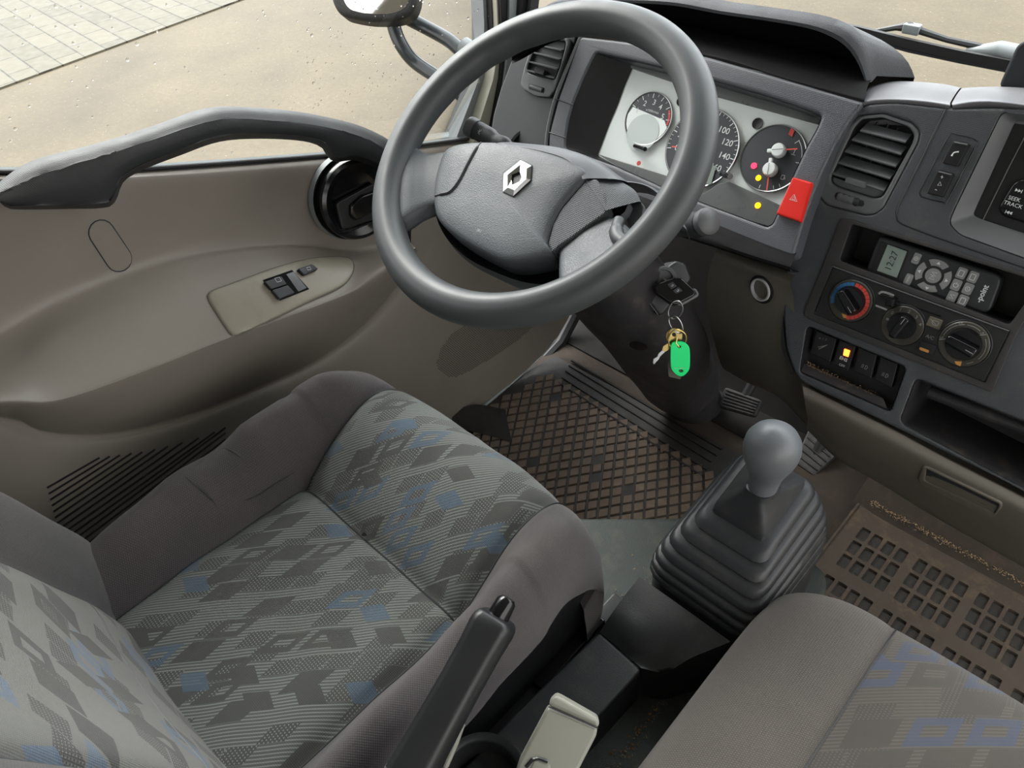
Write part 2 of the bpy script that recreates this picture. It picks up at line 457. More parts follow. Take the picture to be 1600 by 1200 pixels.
def weave(t, u, v, s=0.0011):
    k = 2*math.pi/s
    return t.math('MULTIPLY', t.math('SINE', t.math('MULTIPLY', u, k)), t.math('SINE', t.math('MULTIPLY', v, k)))
def fabric_plain(name, col, col2):
    t = NT(name); uvn = t.new('ShaderNodeUVMap').outputs[0]; sp = t.new('ShaderNodeSeparateXYZ'); t.link(uvn, sp.inputs[0])
    w = weave(t, sp.outputs[0], sp.outputs[1], .0024)
    base = t.mix(t.ramp(w, .35, .65), rgb(*col), rgb(*col2))
    st = t.ramp(t.noise(11, 5), .3, .75)
    base = t.mix(t.math('MULTIPLY', st, .25), base, rgb(118, 114, 104))
    base = t.mix(t.math('MULTIPLY', t.ramp(t.noise(900, 2), .3, .7), .3), base, rgb(40, 38, 40))
    t.set(base, .92, spec=.15); t.b.inputs['Sheen Weight'].default_value = .15
    t.bump(w, .2, .0006); return t.m
def fabric_pattern(name, light, dark, solid, blue, k=1.0, rot=45, stripe=True):
    t = NT(name); uvn = t.new('ShaderNodeUVMap').outputs[0]
    ca, sa = math.cos(math.radians(rot)), math.sin(math.radians(rot))
    a = t.dot((ca, sa, 0), uvn); b = t.dot((-sa, ca, 0), uvn)
    nb = t.noise(9, 2, uvn)
    def layer(sa_, sb_, skew, seed, rowshift):
        aa = t.math('ADD', a, t.math('MULTIPLY', b, skew))
        rb = t.math('DIVIDE', b, sb_); row = t.math('FLOOR', rb); fb = t.math('SUBTRACT', rb, row)
        wn_ = t.new('ShaderNodeTexWhiteNoise', noise_dimensions='2D'); t.link(t.comb(row, seed), wn_.inputs['Vector'])
        ra = t.math('ADD', t.math('DIVIDE', aa, sa_), t.math('MULTIPLY', wn_.outputs['Value'], 3.0)); ca_ = t.math('FLOOR', ra); fa = t.math('SUBTRACT', ra, ca_)
        w2 = t.new('ShaderNodeTexWhiteNoise', noise_dimensions='3D'); t.link(t.comb(ca_, row, seed), w2.inputs['Vector'])
        return fa, fb, w2.outputs['Value'], w2.outputs['Color']
    def inside(f, lo, hi): return t.math('MULTIPLY', t.math('GREATER_THAN', f, lo), t.math('LESS_THAN', f, hi))
    def between(x, lo, hi): return inside(x, lo, hi)
    # woven ground: fine pale pick lines
    ln = t.math('SINE', t.math('MULTIPLY', b, 2*math.pi/.0034))
    g = t.mix(t.ramp(ln, .1, .55), rgb(*dark), rgb(*light)) if stripe else t.mix(t.math('MULTIPLY', t.noise(500, 2), .4), rgb(*light), rgb(*dark))
    # hatched shapes
    hat = t.math('MULTIPLY', t.math('SINE', t.math('MULTIPLY', a, 2*math.pi/.0042)), t.math('SINE', t.math('MULTIPLY', b, 2*math.pi/.0046)))
    hc = t.mix(t.ramp(hat, .40, .6), rgb(*solid), rgb(*light))
    fa, fb, r, c = layer(.036*k, .020*k, -.75, 3.0, 1)
    msk = t.math('MULTIPLY', between(r, .0, .34), t.math('MULTIPLY', inside(fa, .0, .93), inside(fb, .02, .98)))
    g = t.mix(msk, g, hc)
    fa, fb, r, c = layer(.052*k, .027*k, -.95, 11.0, 1)
    full = t.math('MULTIPLY', inside(fa, .06, .86), inside(fb, .05, .95))
    ring = t.math('SUBTRACT', full, t.math('MULTIPLY', inside(fa, .26, .66), inside(fb, .34, .70)))
    g = t.mix(t.math('MULTIPLY', between(r, .0, .15), full), g, rgb(*solid))
    g = t.mix(t.math('MULTIPLY', between(r, .20, .32), ring), g, rgb(*solid))
    g = t.mix(t.math('MULTIPLY', between(r, .42, .50), t.math('MULTIPLY', ring, .8)), g, rgb(*blue))
    fa, fb, r, c = layer(.060*k, .034*k, .55, 23.0, 1)
    full = t.math('MULTIPLY', inside(fa, .10, .62), inside(fb, .12, .80))
    g = t.mix(t.math('MULTIPLY', between(r, .0, .13), full), g, rgb(*solid))
    g = t.mix(t.math('MULTIPLY', between(r, .9, .97), t.math('MULTIPLY', full, .8)), g, rgb(*blue))
    g = t.mix(t.math('MULTIPLY', t.ramp(t.noise(14, 4), .45, .75), .18), g, rgb(96, 92, 80))
    t.set(g, .9, spec=.15); t.b.inputs['Sheen Weight'].default_value = .15
    t.bump(weave(t, a, b, .0024), .3, .0006); return t.m
M['fab_side'] = fabric_plain('bolster_fabric', (68, 65, 67), (88, 84, 86))
M['fab_back_side'] = fabric_plain('backrest_bolster_fabric', (80, 79, 80), (90, 89, 90))
M['fab_seat'] = fabric_pattern('patterned_seat_fabric', (116, 120, 116), (80, 83, 82), (72, 73, 72), (76, 91, 106), k=.85)
M['fab_back'] = fabric_pattern('patterned_backrest_fabric', (114, 114, 110), (100, 100, 96), (80, 80, 78), (94, 108, 124), k=1.1, rot=-35, stripe=False)
M['fab_pass'] = fabric_pattern('patterned_passenger_fabric', (94, 90, 85), (82, 79, 74), (79, 76, 72), (76, 82, 98), k=1.1, rot=45)
# yard
t = NT('wet_sandy_concrete'); n1 = t.ramp(t.noise(.9, 6, rough=.6), .3, .7)
c = t.mix(n1, rgb(68, 58, 37), rgb(100, 89, 66)); c = t.mix(t.ramp(t.noise(30, 6, rough=.8), .35, .7), t.mix(.5, c, rgb(54, 46, 30)), c)
c = t.mix(t.math('MULTIPLY', t.ramp(t.noise(70, 3), .66, .74), .6), c, rgb(150, 145, 132))
c = t.mix(t.math('MULTIPLY', t.ramp(t.noise(45, 3), .3, .36, (1, 1, 1, 1), (0, 0, 0, 1)), .5), c, rgb(60, 54, 40))
t.set(c, .75); t.bump(t.noise(60, 6), .15, .006); M['yard'] = t.m
t = NT('block_paving'); br = t.new('ShaderNodeTexBrick'); t.link(t.tc, br.inputs['Vector'])
br.inputs['Scale'].default_value = 1; br.inputs['Brick Width'].default_value = .36; br.inputs['Row Height'].default_value = .17; br.inputs['Mortar Size'].default_value = .007; br.inputs['Mortar Smooth'].default_value = .3
br.inputs['Color1'].default_value = rgb(74, 70, 56); br.inputs['Color2'].default_value = rgb(92, 87, 72); br.inputs['Mortar'].default_value = rgb(34, 30, 18)
c = t.mix(t.math('MULTIPLY', t.ramp(t.noise(14, 5), .4, .7), .4), br.outputs['Color'], rgb(106, 103, 93))
t.set(c, .75); t.bump(br.outputs['Fac'], -.4, .01); M['paving'] = t.m
# ------------------------------------------------------------------ yard outside
GZ = -.75
o = obj('ground', grid([[A(-40, y, GZ), A(40, y, GZ)] for y in (-12, 60)]), M['yard'], kind='structure')
o['label'] = 'pale wet sandy concrete yard outside the cab'
k0, k1 = P(0, 140, PZ(GZ)), P(380, 0, PZ(GZ)); kd = nz(k1-k0); kn = np.cross(A(0, 0, 1), kd); kn = kn if kn[0] < 0 else -kn
a0 = k0-kd*14; a1 = k0+kd*30
v, f = grid([[a0+A(0, 0, .012), a1+A(0, 0, .012)], [a0+kn*12+A(0, 0, .012), a1+kn*12+A(0, 0, .012)]])
v2, f2 = grid([[a0, a1], [a0+A(0, 0, .012), a1+A(0, 0, .012)]])
me = MB(); me.add((v, f)); me.add((v2, f2)); pv = me.build('paving', M['paving'], kind='structure')
pv['label'] = 'strip of rectangular block paving along the yard edge'
# lay the bricks along the joint seen in the photo
n_ = M['paving'].node_tree; mp = n_.nodes.new('ShaderNodeMapping'); br = [x for x in n_.nodes if x.type == 'TEX_BRICK'][0]
src = br.inputs['Vector'].links[0].from_socket; n_.links.new(src, mp.inputs['Vector']); n_.links.new(mp.outputs[0], br.inputs['Vector'])
mp.inputs['Rotation'].default_value[2] = math.radians(3)

# ------------------------------------------------------------------ cab floor and front wall
o = obj('floor', box((.15, -.2, -.02), (.75, .95, .02), bev=.0), M['soil'], kind='structure'); o['label'] = 'brown soiled cab floor under the mats'
tw = loft([[A(-.42, .53, .0), A(.2, .53, .0), A(.88, .53, 0)], [A(-.42, .58, .10), A(.2, .58, .1), A(.88, .58, .1)], [A(-.42, .68, .32), A(.2, .68, .32), A(.88, .68, .32)], [A(-.42, .70, .52), A(.2, .70, .52), A(.88, .70, .52)]], 8, 16)
o = obj('wall_front', tw, M['bulk'], kind='structure'); o['label'] = 'bulkhead under the dashboard, coloured dark for the footwell shadow'
o = obj('trim_4', grid([[A(x, y, z) for x in (-.42, 0, .20)] for y, z in ((.425, .0035), (.50, .010), (.56, .08), (.62, .30))]), M['bulk'], kind='structure'); o['label'] = 'toe board sheet coloured black for the footwell shadow beyond the driver mat'  # dark sheet laid over the floor, standing in for footwell shadow
# raised engine tunnel deck carrying the seats
DZ = .20
dk = [P(700, 700, PZ(.12))*0+A(-.40, -.10, DZ), A(-.02, -.10, DZ), P(905, 806, PZ(DZ)), P(1060, 806, PZ(DZ)), A(.24, .12, DZ), A(.40, .12, DZ), A(.43, .04, DZ), A(.44, -.02, DZ), A(.88, -.02, DZ), A(.88, -1.1, DZ), A(-.40, -1.1, DZ)]
o = obj('tunnel_deck', plate(rp(dk, .02), (0, 0, 1), .199, .012, seg=3), M['tunnel'], kind='structure'); tag(o, 'grey green grained vinyl deck under both seats')
# a-pillar with its rubber seals, and the windscreen frame
def strip(name, pts0, pts1, mat, X0, X1, th=.012, label=None):
    r0 = PP(pts0, PX(X0)); r1 = PP(pts1, PX(X1)); k = A(-.0, .02, 0)
    rows = [r0, r1, [p+A(-.03, .02, 0) for p in r1], [p+A(-.03, 0.0, 0) for p in r0]]
    return grid([arcres(r, 14) for r in rows], False, True)
pil = thing('trim_1', 'grey front window pillar with black rubber seals left of the dashboard', None, (-.44, .3, .5)); pil['kind'] = 'structure'
def pst(name, xa, xb, mat, X):   # strips between two rows of photo x positions at rows y = -60, 0, 52, 110, 192, 240
    ys = (-430, -90, 0, 52, 110, 192, 250); xa = (xa[0]+16,)+tuple(xa); xb = (xb[0]+16,)+tuple(xb)
    obj(name, strip(name, list(zip(xa, ys)), list(zip(xb, ys)), mat, X, X), mat, pil)
pst('window_frame', (758, 754, 757, 752, 722, 700), (773, 769, 771, 770, 746, 728), M['sealgrey'], -.452)
pst('rubber_seal', (770, 767, 770, 769, 744, 726), (780, 777, 779, 775, 750, 733), M['rubber'], -.440)
pst('inner_frame', (778, 775, 778, 774, 749, 732), (785, 782, 785, 786, 771, 760), M['cream'], -.430)
pst('door_seal', (784, 781, 785, 784, 769, 758), (800, 797, 796, 788, 774, 764), M['rubber'], -.424)
pst('pillar_cover', (799, 796, 795, 790, 776, 766), (818, 816, 812, 806, 790, 780), M['pillargrey'], -.42)
pst('pillar_gap', (817, 815, 811, 806, 789, 779), (834, 832, 824, 815, 799, 788), M['rubber'], -.41)
pst('pillar_fabric', (833, 831, 823, 814, 798, 787), (846, 844, 834, 822, 803, 790), M['charcoal'], -.40)
# windscreen: a thin raked pane, base just ahead of the dashboard
wr = lambda x, z: A(x, .80-(z-.62)*.25-.10*((x-.45)/.9)**2, z)
o = obj('window_1', loft([[wr(x, z) for x in (-.42, .0, .45, .9, 1.3)] for z in (.545, .9, 1.3, 1.55)], 20, 10), M['glass'], kind='structure'); o['label'] = 'windscreen pane above the dashboard'
o = obj('trim_2', tube([A(-.42, .73, .53), A(0, .80, .53), A(.45, .82, .53), A(.9, .80, .53), A(1.3, .73, .53)], .016, 8), M['rubber'], kind='structure'); o['label'] = 'black seal along the foot of the windscreen'

# ------------------------------------------------------------------ driver's door
door = thing('cab_door', 'open-topped taupe plastic door panel left of the driver seat', 'door', (-.42, -.2, .0))
curves = [
 ([(-160, 275), (0, 271), (190, 268), (510, 245), (640, 231), (790, 212)], -.452),
 ([(-160, 281), (0, 278), (190, 275), (510, 252), (640, 238), (790, 219)], -.436),
 ([(-160, 300), (0, 296), (190, 292), (510, 270), (640, 255), (790, 236)], -.430),
 ([(-160, 430), (0, 415), (180, 385), (420, 330), (600, 300), (780, 285)], -.432),
 ([(-160, 560), (0, 505), (120, 452), (300, 392), (450, 372), (580, 375), (650, 350)], -.430),
 ([(-160, 590), (0, 540), (125, 478), (300, 413), (450, 390), (560, 396), (640, 375)], -.415),
 ([(-160, 625), (0, 585), (100, 540), (280, 476), (450, 425), (560, 410), (643, 380)], -.376),
 ([(-160, 640), (0, 617), (75, 616), (150, 597), (250, 561), (350, 522), (450, 486), (540, 452), (580, 425), (647, 385)], -.340),
 ([(-160, 660), (0, 632), (75, 632), (150, 613), (250, 577), (350, 537), (450, 500), (545, 463), (600, 430), (650, 388)], -.334),
 ([(-160, 690), (0, 645), (60, 655), (125, 655), (200, 645), (300, 612), (400, 572), (500, 522), (580, 470), (620, 436), (651, 390)], -.358),
 ([(-160, 700), (0, 651), (60, 671), (125, 678), (200, 671), (300, 644), (400, 604), (500, 558), (575, 499), (625, 440), (653, 392)], -.388),
]
rows = [PP(c, PX(x)) for c, x in curves]
NU = 64
def fixx(rows_): return rows_
dp = obj('door_panel', loft(rows, NU, 70), M['taupe'], door)
T_DOOR = bvh(dp)
# lower trim: recessed, running to the sill
edge = [(-160, 698), (0, 649), (60, 669), (125, 676), (200, 669), (300, 642), (400, 602), (500, 556), (575, 497), (622, 438), (640, 395), (643, 330), (645, 240)]
e0 = arcres(PP(edge, PX(-.392)), 40)
e1 = arcres(PP([(-160, 706), (0, 657), (60, 677), (125, 684), (200, 677), (300, 650), (400, 610), (500, 564), (580, 503), (632, 442), (662, 392), (674, 330), (682, 240)], PX(-.394)), 40)
e2 = arcres(PP([(-160, 740), (0, 700), (60, 712), (125, 716), (200, 706), (300, 676), (400, 636), (510, 588), (600, 525), (660, 462), (696, 400), (720, 330), (740, 240)], PX(-.384)), 40)
e3 = arcres([A(-.365, -.70, .05), A(-.365, -.45, .03), A(-.38, -.1, .0), P(735, 650, PX(-.356)), P(762, 630, PX(-.352)), P(800, 598, PX(-.347)), P(838, 564, PX(-.343)), P(872, 525, PX(-.34)), P(900, 470, PX(-.34)), P(920, 400, PX(-.345)), P(925, 330, PX(-.35))], 40)
emid = [a*.5+b*.5+A(.006, 0, 0) for a, b in zip(e2, e3)]
lp = obj('lower_panel', loft([e0, e1, e2, emid, e3], 40, 40, resample=False), M['taupe_low'], door)
T_LOW = bvh(lp)
# sill seals under the glass
for (dx, wd, mt) in ((-.462, .0045, 'rubber'), (-.452, .006, 'sealgrey'), (-.444, .003, 'rubber')):
    pts = arcres(PP([(-160, 272), (0, 269), (190, 266), (510, 243), (640, 229), (770, 212)], PX(dx)), 30)
    obj('sill_seal', tube(pts, wd, 8), M[mt], door)
# door glass, leaning slightly inwards
gl0 = arcres(PP([(-200, 272), (190, 268), (510, 245), (760, 214)], PX(-.465)), 12)
obj('window_glass', grid([gl0, [p+A(.03, -.03, .25) for p in gl0], [p+A(.09, -.08, .62) for p in gl0]]), M['glass'], door)
obj('door_shell', grid([[A(-.475, y, z) for y in (-.75, -.3, 0, .20, .34)] for z in (.0, .25, .52)]), M['charcoal'], door)
# oval blanking cover outlined by a groove
def groove(tree, pts, w, mat, name, parent, closed=True, smooth=True, n=60, off=.0002):
    q = on(tree, pts, 0); c, nn = fitn(q)
    q = arcres(q, n, closed) if smooth else q
    return obj(name, tube([p+nn*off for p in q], w, 6, closed), M[mat], parent)
ov = []
for cx_, cy_, a0_ in ((158.5, 363.5, 150), (185.5, 404.5, -30)):
    for k_ in range(9): t_ = math.radians(a0_+k_*22.5+ (0)); ov.append((cx_+20*math.cos(t_), cy_+20*math.sin(t_)))
q = on(T_DOOR, ov, 0.0); c, nn = fitn(q)
groove(T_DOOR, ov, .0009, 'charcoal', 'oval_cover_joint', door, smooth=False)
obj('oval_cover', plate([p+nn*.0008 for p in q], nn, .003, .001), M['taupe'], door)
# armrest switch plate
sw = [(328, 457), (345, 450), (430, 419), (480, 406), (520, 402), (545, 404), (552, 416), (548, 432), (530, 450), (480, 473), (420, 502), (378, 521), (367, 525), (359, 521), (340, 493), (325, 467)]
SWH = [hit(T_DOOR, x, y) for x, y in sw]
q = [h[0] for h in SWH]; c, nn = fitn([p for p in q]); 
def onsw(pts, off=0.0): return [P(x, y, (c+nn*off, nn)) for x, y in pts]
SWC, SWN = c, nn
swd = [(float(p[0]), float(p[1])) for p in arcres([A(x, y, 0) for x, y in sw], 80, True)]; rings = []
for t_, of_ in ((1.0, -.002), (1.0, .0012), (.985, .0030), (.96, .0040), (.90, .0046), (.8, .0048), (.65, .0048), (.5, .0048), (.35, .0048), (.2, .0048), (.08, .0048), (.005, .0048)):
    r_ = []
    for x, y in swd:
        h = hit(T_DOOR, 440+(x-440)*t_, 457+(y-457)*t_); r_.append(h[0]+SWN*of_)
    rings.append(r_)
sp_ = obj('switch_plate', grid(rings, True), M['taupe_dirty'], door)
T_SW = bvh(sp_)
groove(T_DOOR, sw, .0012, 'knee', 'switch_plate_joint', door, n=80, off=.001)
_c, _n = fitn(on(T_SW, [(415, 440), (450, 425), (478, 450), (440, 468), (447, 447), (480, 420), (495, 425)]))
SWN = _n
def swpl(off): return (_c+SWN*(off+.0034), SWN)
def patch(T_, q, off, n=9):
    return grid([[(lambda h: h[0]+h[1]*off)(hit(T_, *[(q[0][c]*(1-i/n)+q[1][c]*i/n)*(1-j/n)+(q[3][c]*(1-i/n)+q[2][c]*i/n)*j/n for c in (0, 1)])) for i in range(n+1)] for j in range(n+1)])
b1 = [(410, 438), (456, 422), (483, 452), (437, 470)]
q = PP(b1, swpl(.001)); obj('window_switch_well', patch(T_SW, b1, .0006), M['bin'], sp_)
hw = PP([(446, 429), (458, 425), (479, 449), (466, 457)], swpl(.0015)); obj('switch_slope', patch(T_SW, [(447, 429), (458, 425), (479, 450), (466, 456)], .0010), M['gloss'], sp_)
q = PP([(413, 440), (440, 431), (449, 444), (424, 452)], swpl(.0045)); obj('window_switch', plate(rp(q, .002), SWN, .006, .0012), M['black'], sp_)
q = PP([(425, 453), (450, 445), (461, 457), (437, 467)], swpl(.0045)); obj('window_switch', plate(rp(q, .002), SWN, .006, .0012), M['charcoal'], sp_)
q = PP([(465, 420), (488, 412), (498, 420), (475, 430)], swpl(.0035)); lk = obj('door_lock_switch', plate(rp(q, .003), SWN, .007, .0014), M['black'], sp_)
h = PP([(429, 435), (436, 433), (440, 439), (433, 441)], swpl(.0050)); obj('window_symbol', band(h, .0006, SWN, closed=True), M['white_print'], sp_)
h = PP([(479, 418), (484, 417), (486, 421), (481, 422)], swpl(.0040)); obj('lock_symbol', band(h, .0006, SWN, closed=True), M['white_print'], sp_)
# slotted vent low in the door
sl = MB(); slats_ = [((104, 735), (152, 715)), ((84, 760), (168, 714)), ((88, 764), (185, 712)), ((93, 770), (203, 709)), ((98, 776), (220, 706)), ((102, 783), (240, 702)), ((106, 789), (262, 695)), ((110, 796), (283, 692)), ((114, 803), (308, 684)), ((118, 810), (330, 676)), ((122, 818), (345, 668)), ((126, 826), (350, 672)), ((130, 834), (352, 684))]
slats_ = [((82+4.1*k, 757+8.0*k), e) for k, e in enumerate(((155, 715), (171, 713), (187, 711), (205, 708), (222, 706), (242, 702), (262, 697), (285, 691), (310, 684), (335, 675), (352, 668), (352, 676), (352, 686)))]
for a, b in slats_:
    q = on(T_LOW, [(a[0]+(b[0]-a[0])*t, a[1]+(b[1]-a[1])*t) for t in np.linspace(-.12, 1, 12)], .0004)
    if len(q) > 2: sl.add(tube(q, .0015, 6))
sl.build('slotted_vent', M['black'], door)
# perforated speaker grille
spo = [(733, 500), (705, 520), (686, 545), (679, 568), (683, 580), (697, 590), (712, 591), (735, 580), (765, 562), (800, 540), (830, 515), (850, 490), (800, 485), (760, 490)]
q = on(T_LOW, spo, .0004); c, nn = fitn(q)
x_, y_, _ = frame(nn, A(0, 1, 0)); holes = MB(); poly2 = [((p-c)@x_, (p-c)@y_) for p in q]
def inpoly(u, v, L):
    r = False; j = len(L)-1
    for i in range(len(L)):
        if (L[i][1] > v) != (L[j][1] > v) and u < (L[j][0]-L[i][0])*(v-L[i][1])/(L[j][1]-L[i][1])+L[i][0]: r = not r
        j = i
    return r
pt = .0042; cp = c+nn*(max((p-c)@nn for p in q)+.0009)
for i in range(-50, 50):
    for j in range(-40, 40):
        u = (i+.5*(j % 2))*pt; v = j*pt*.87
        if inpoly(u*1.04, v*1.04, poly2): 
            rr_ = T_LOW.ray_cast(Vector(cp+x_*u+y_*v+nn*.03), Vector(-nn), .1)
            if rr_[0] is not None: holes.add(([A(rr_[0])+nn*.0005+x_*.00115*math.cos(a)+y_*.00115*math.sin(a) for a in np.arange(6)*math.pi/3], [(0, 1, 2, 3, 4, 5)]))
holes.build('speaker_grille', M['bin'], door)
# door edge seal by the floor
obj('door_edge_strip', tube(PP([(745, 643), (765, 628), (800, 598), (838, 564), (866, 533), (884, 500)], PX(-.349)), .003, 8), M['pillargrey'], door)
obj('sill_rubber', tube([p+A(-.004, .010, -.004) for p in PP([(750, 647), (772, 632), (808, 602), (844, 570), (874, 538), (894, 500), (915, 450)], PX(-.352))], .013, 8), M['rubber'], door)

# grab bar arching above the sill
top = [(-14, 300), (0, 284), (50, 252), (150, 226), (250, 193), (300, 175), (350, 167), (450, 173), (525, 187), (575, 203), (612, 224), (624, 250)]
rid = [(-10, 306), (4, 300), (60, 275), (150, 247), (250, 215), (300, 198), (350, 186), (450, 190), (525, 202), (570, 216), (604, 235), (616, 258)]
bot = [(6, 318), (20, 322), (100, 320), (165, 317), (178, 305), (190, 277), (225, 256), (280, 235), (340, 214), (400, 209), (470, 212), (505, 222), (518, 238), (530, 247), (560, 244), (604, 262)]
bb = [(6, 322), (20, 326), (100, 324), (165, 321), (181, 309), (194, 281), (228, 262), (282, 241), (340, 221), (400, 216), (466, 219), (500, 228), (512, 244), (526, 252), (556, 250), (600, 268)]
X1, X2 = -.352, -.405
n_ = 60
def mono(pts): return arcres(PP(pts, PX(0)), n_)
def rowx(pts, x):  # resample in photo order then place on the plane x
    q = arcres([A(p[0], p[1], 0) for p in pts], n_); return [P(a[0], a[1], PX(x)) for a in q]
r_top = rowx(top, X2+.012); r_rid = rowx(rid, X1); r_bot = rowx(bot, X1); r_bb = rowx(bb, X2+.005)
mid1 = [a*.5+b*.5+A(.006, 0, .005) for a, b in zip(r_top, r_rid)]
back = [a*.6+b*.4+A(-.012, 0, 0) for a, b in zip(r_top, r_bb)]
sec = [r_top, mid1, r_rid, [a*.5+b*.5+A(.002, 0, 0) for a, b in zip(r_rid, r_bot)], r_bot, r_bb, back]
def shp(s, i):
    p = [r[i] for r in s]; a = p[2]; b = p[4]; return [p[0], p[1], a*.97+p[1]*.03, a, a*.97+p[3]*.03, p[3], b*.97+p[3]*.03, b, b*.97+p[5]*.03, p[5], p[6]]
dense = [arcres(shp(sec, i), 40, True) for i in range(n_)]
v, f = grid(dense, True); k = 40
for b0 in (0, (n_-1)*k):
    v.append(np.mean(v[b0:b0+k], axis=0)); f += [(b0+j, b0+(j+1) % k, len(v)-1) for j in range(k)]
obj('grab_handle', (v, f), M['handle'], door)
# round inner handle housing
hc = P(556, 310, PX(-.405)); hn = nz(A(1, -.10, .14))
hp = obj('handle_housing', lathe([(.0, .004), (.040, .004), (.046, .008), (.056, .012), (.062, .010), (.0655, .0), (.0655, -.03)], hc+hn*.0, hn, 56), M['gloss'], door)
obj('housing_surround', lathe([(.0655, -.02), (.0665, -.002), (.069, -.012)], hc+A(0, -.004, .003), hn, 48), M['sealgrey'], door)
hq = PP([(525, 318), (585, 286), (596, 340), (535, 360)], (hc+hn*.0135, hn))
obj('handle_recess', plate(rp(hq, .006), hn, .006, .002), M['black'], hp)
lv = PP([(548, 322), (566, 306), (590, 298), (604, 300), (606, 324), (580, 334), (556, 346), (548, 338)], (hc+hn*.020, hn))
obj('release_lever', plate(rp(lv, .004), hn, .008, .003, seg=3), M['gloss'], hp)
obj('recess_lip', tube(PP([(534, 362), (560, 355), (600, 340), (612, 336)], (hc+hn*.0145, hn)), .0016, 8), M['gloss'], hp)
tab = PP([(622, 352), (640, 341), (651, 330), (652, 322), (640, 318), (624, 330)], PX(-.385))
obj('housing_tab', plate(rp(tab, .003), (1, 0, 0), .012, .002), M['charcoal'], door)

# ------------------------------------------------------------------ exterior mirror
XM = -.80
mir = thing('door_mirror', 'black framed truck mirror on two bent arms outside the side window', 'mirror', P(640, 60, PX(XM)))
def mp_(pts, x=XM): return PP(pts, PX(x))
mo = [(516, -170), (516, 0), (530, 24), (570, 33), (615, 33), (642, 24), (652, 0), (650, -170)]
MN = nz(A(.55, -.65, .52)); MC = P(585, 0, PX(XM))
mq = rp(PP(mo, (MC, MN)), .045, 8); hd = obj('mirror_head', plate(mq, MN, .05, .012, seg=4), M['rubber'], mir)
mg = [(535, -150), (536, 0), (546, 15), (572, 22), (610, 22), (630, 15), (640, 0), (638, -150)]
obj('mirror_glass', plate(rp(PP(mg, (MC+MN*.0012, MN)), .03, 8), MN, .003, .0005), M['mirror'], hd)
def arm(pts, r):
    q = arcres([P(x, y, PX(xx)) for x, y, xx in pts], 30); return tube(q, r, 12)
obj('mirror_arm', arm([(612, 22, -.81), (618, 50, -.80), (630, 75, -.78), (650, 98, -.76), (690, 125, -.70), (730, 155, -.64), (760, 180, -.60)], .0145), M['arm_wet'], mir)
obj('mirror_arm', arm([(625, 22, -.81), (660, 40, -.78), (700, 62, -.72), (722, 80, -.68), (760, 105, -.62), (790, 130, -.56)], .0145), M['arm_wet'], mir)
obj('arm_clamp', tube([P(724, 72, PX(-.68)), P(742, 84, PX(-.65))], .019, 12), M['sealgrey'], mir)

# ------------------------------------------------------------------ windscreen wiper
wy = .835
wip = thing('windscreen_wiper', 'black wiper blade and arm lying low across the windscreen', 'wiper', P(1430, 60, PY(wy)))
def wp(pts, y=wy): return PP(pts, PY(y))
obj('blade_frame', tube(wp([(1272, 36), (1340, 48), (1420, 68), (1500, 86), (1572, 100), (1640, 116)]), .0075, 6, up=(0, 0, 1), sec=[(1, .5), (1, -.5), (-1, -.5), (-1, .5)]), M['rubber'], wip)
obj('blade_rubber', tube(wp([(1272, 42), (1340, 57), (1420, 79), (1500, 96), (1568, 109), (1640, 126)]), .0035, 6), M['charcoal'], wip)
obj('arm', tube(wp([(1360, 50), (1400, 43), (1420, 42), (1440, 49), (1480, 62), (1540, 75), (1590, 84)], wy+.02), [.0035, .005, .009, .006, .005, .006, .010], 8), M['charcoal'], wip)
obj('arm_joint', box(P(1425, 45, PY(wy+.018)), (.014, .008, .008), bev=.003), M['sealgrey'], wip)
obj('arm_cap', tube(wp([(1510, 78), (1560, 78), (1620, 92)], wy+.018), [.004, .014, .016], 10), M['sealgrey'], wip)

# raindrops on the side window
dr = MB(); g0 = P(400, 200, PX(-.465)); gd = nz(A(.03, -.03, .25)); gn = nz(np.cross(gd, A(0, 1, -.2)))
gn = gn if gn[0] > 0 else -gn
for _ in range(300):
    x, y = random.uniform(480, 780), random.uniform(0, 235)
    if random.random() < .3: x, y = random.uniform(0, 480), random.uniform(0, 260)
    c = P(x, y, (gl0[6]-gn*.002, gn)); r = random.uniform(.0006, .0017)*(1 if random.random() < .85 else 1.5)
    dr.add(lathe([(r, 0), (r*.8, r*.35), (r*.4, r*.5), (0, r*.53)], c, -gn, 7))
o = dr.build('raindrops', M['drop'], door, kind='stuff')

# cab roof and rear wall (behind and above the camera): daylight comes in through the windows
o = obj('ceiling', grid([[A(x, y, 1.44-.10*max(0, (y-.1)/.4)**2) for x in (-.50, .0, .6, 1.35)] for y in (-1.05, -.5, .0, .30, .45)]), M['headliner'], kind='structure'); o['label'] = 'pale grey cab roof lining'
o = obj('wall_rear', grid([[A(x, -1.05, z) for x in (-.50, .4, 1.35)] for z in (.0, .7, 1.44)]), M['headliner'], kind='structure'); o['label'] = 'rear wall of the cab'

o = obj('wall_left', grid([[A(-.49, y, z) for y in (-1.05, -.53)] for z in (.0, .7, 1.44)]), M['headliner'], kind='structure'); o['label'] = 'side wall of the cab behind the driver door'
# ------------------------------------------------------------------ dashboard
dash = thing('dashboard', 'dark grey dotted plastic truck dashboard with red hazard switch and two air vents', 'dashboard', (.2, .35, .4))
BZ = .032
PB = PC(BZ)
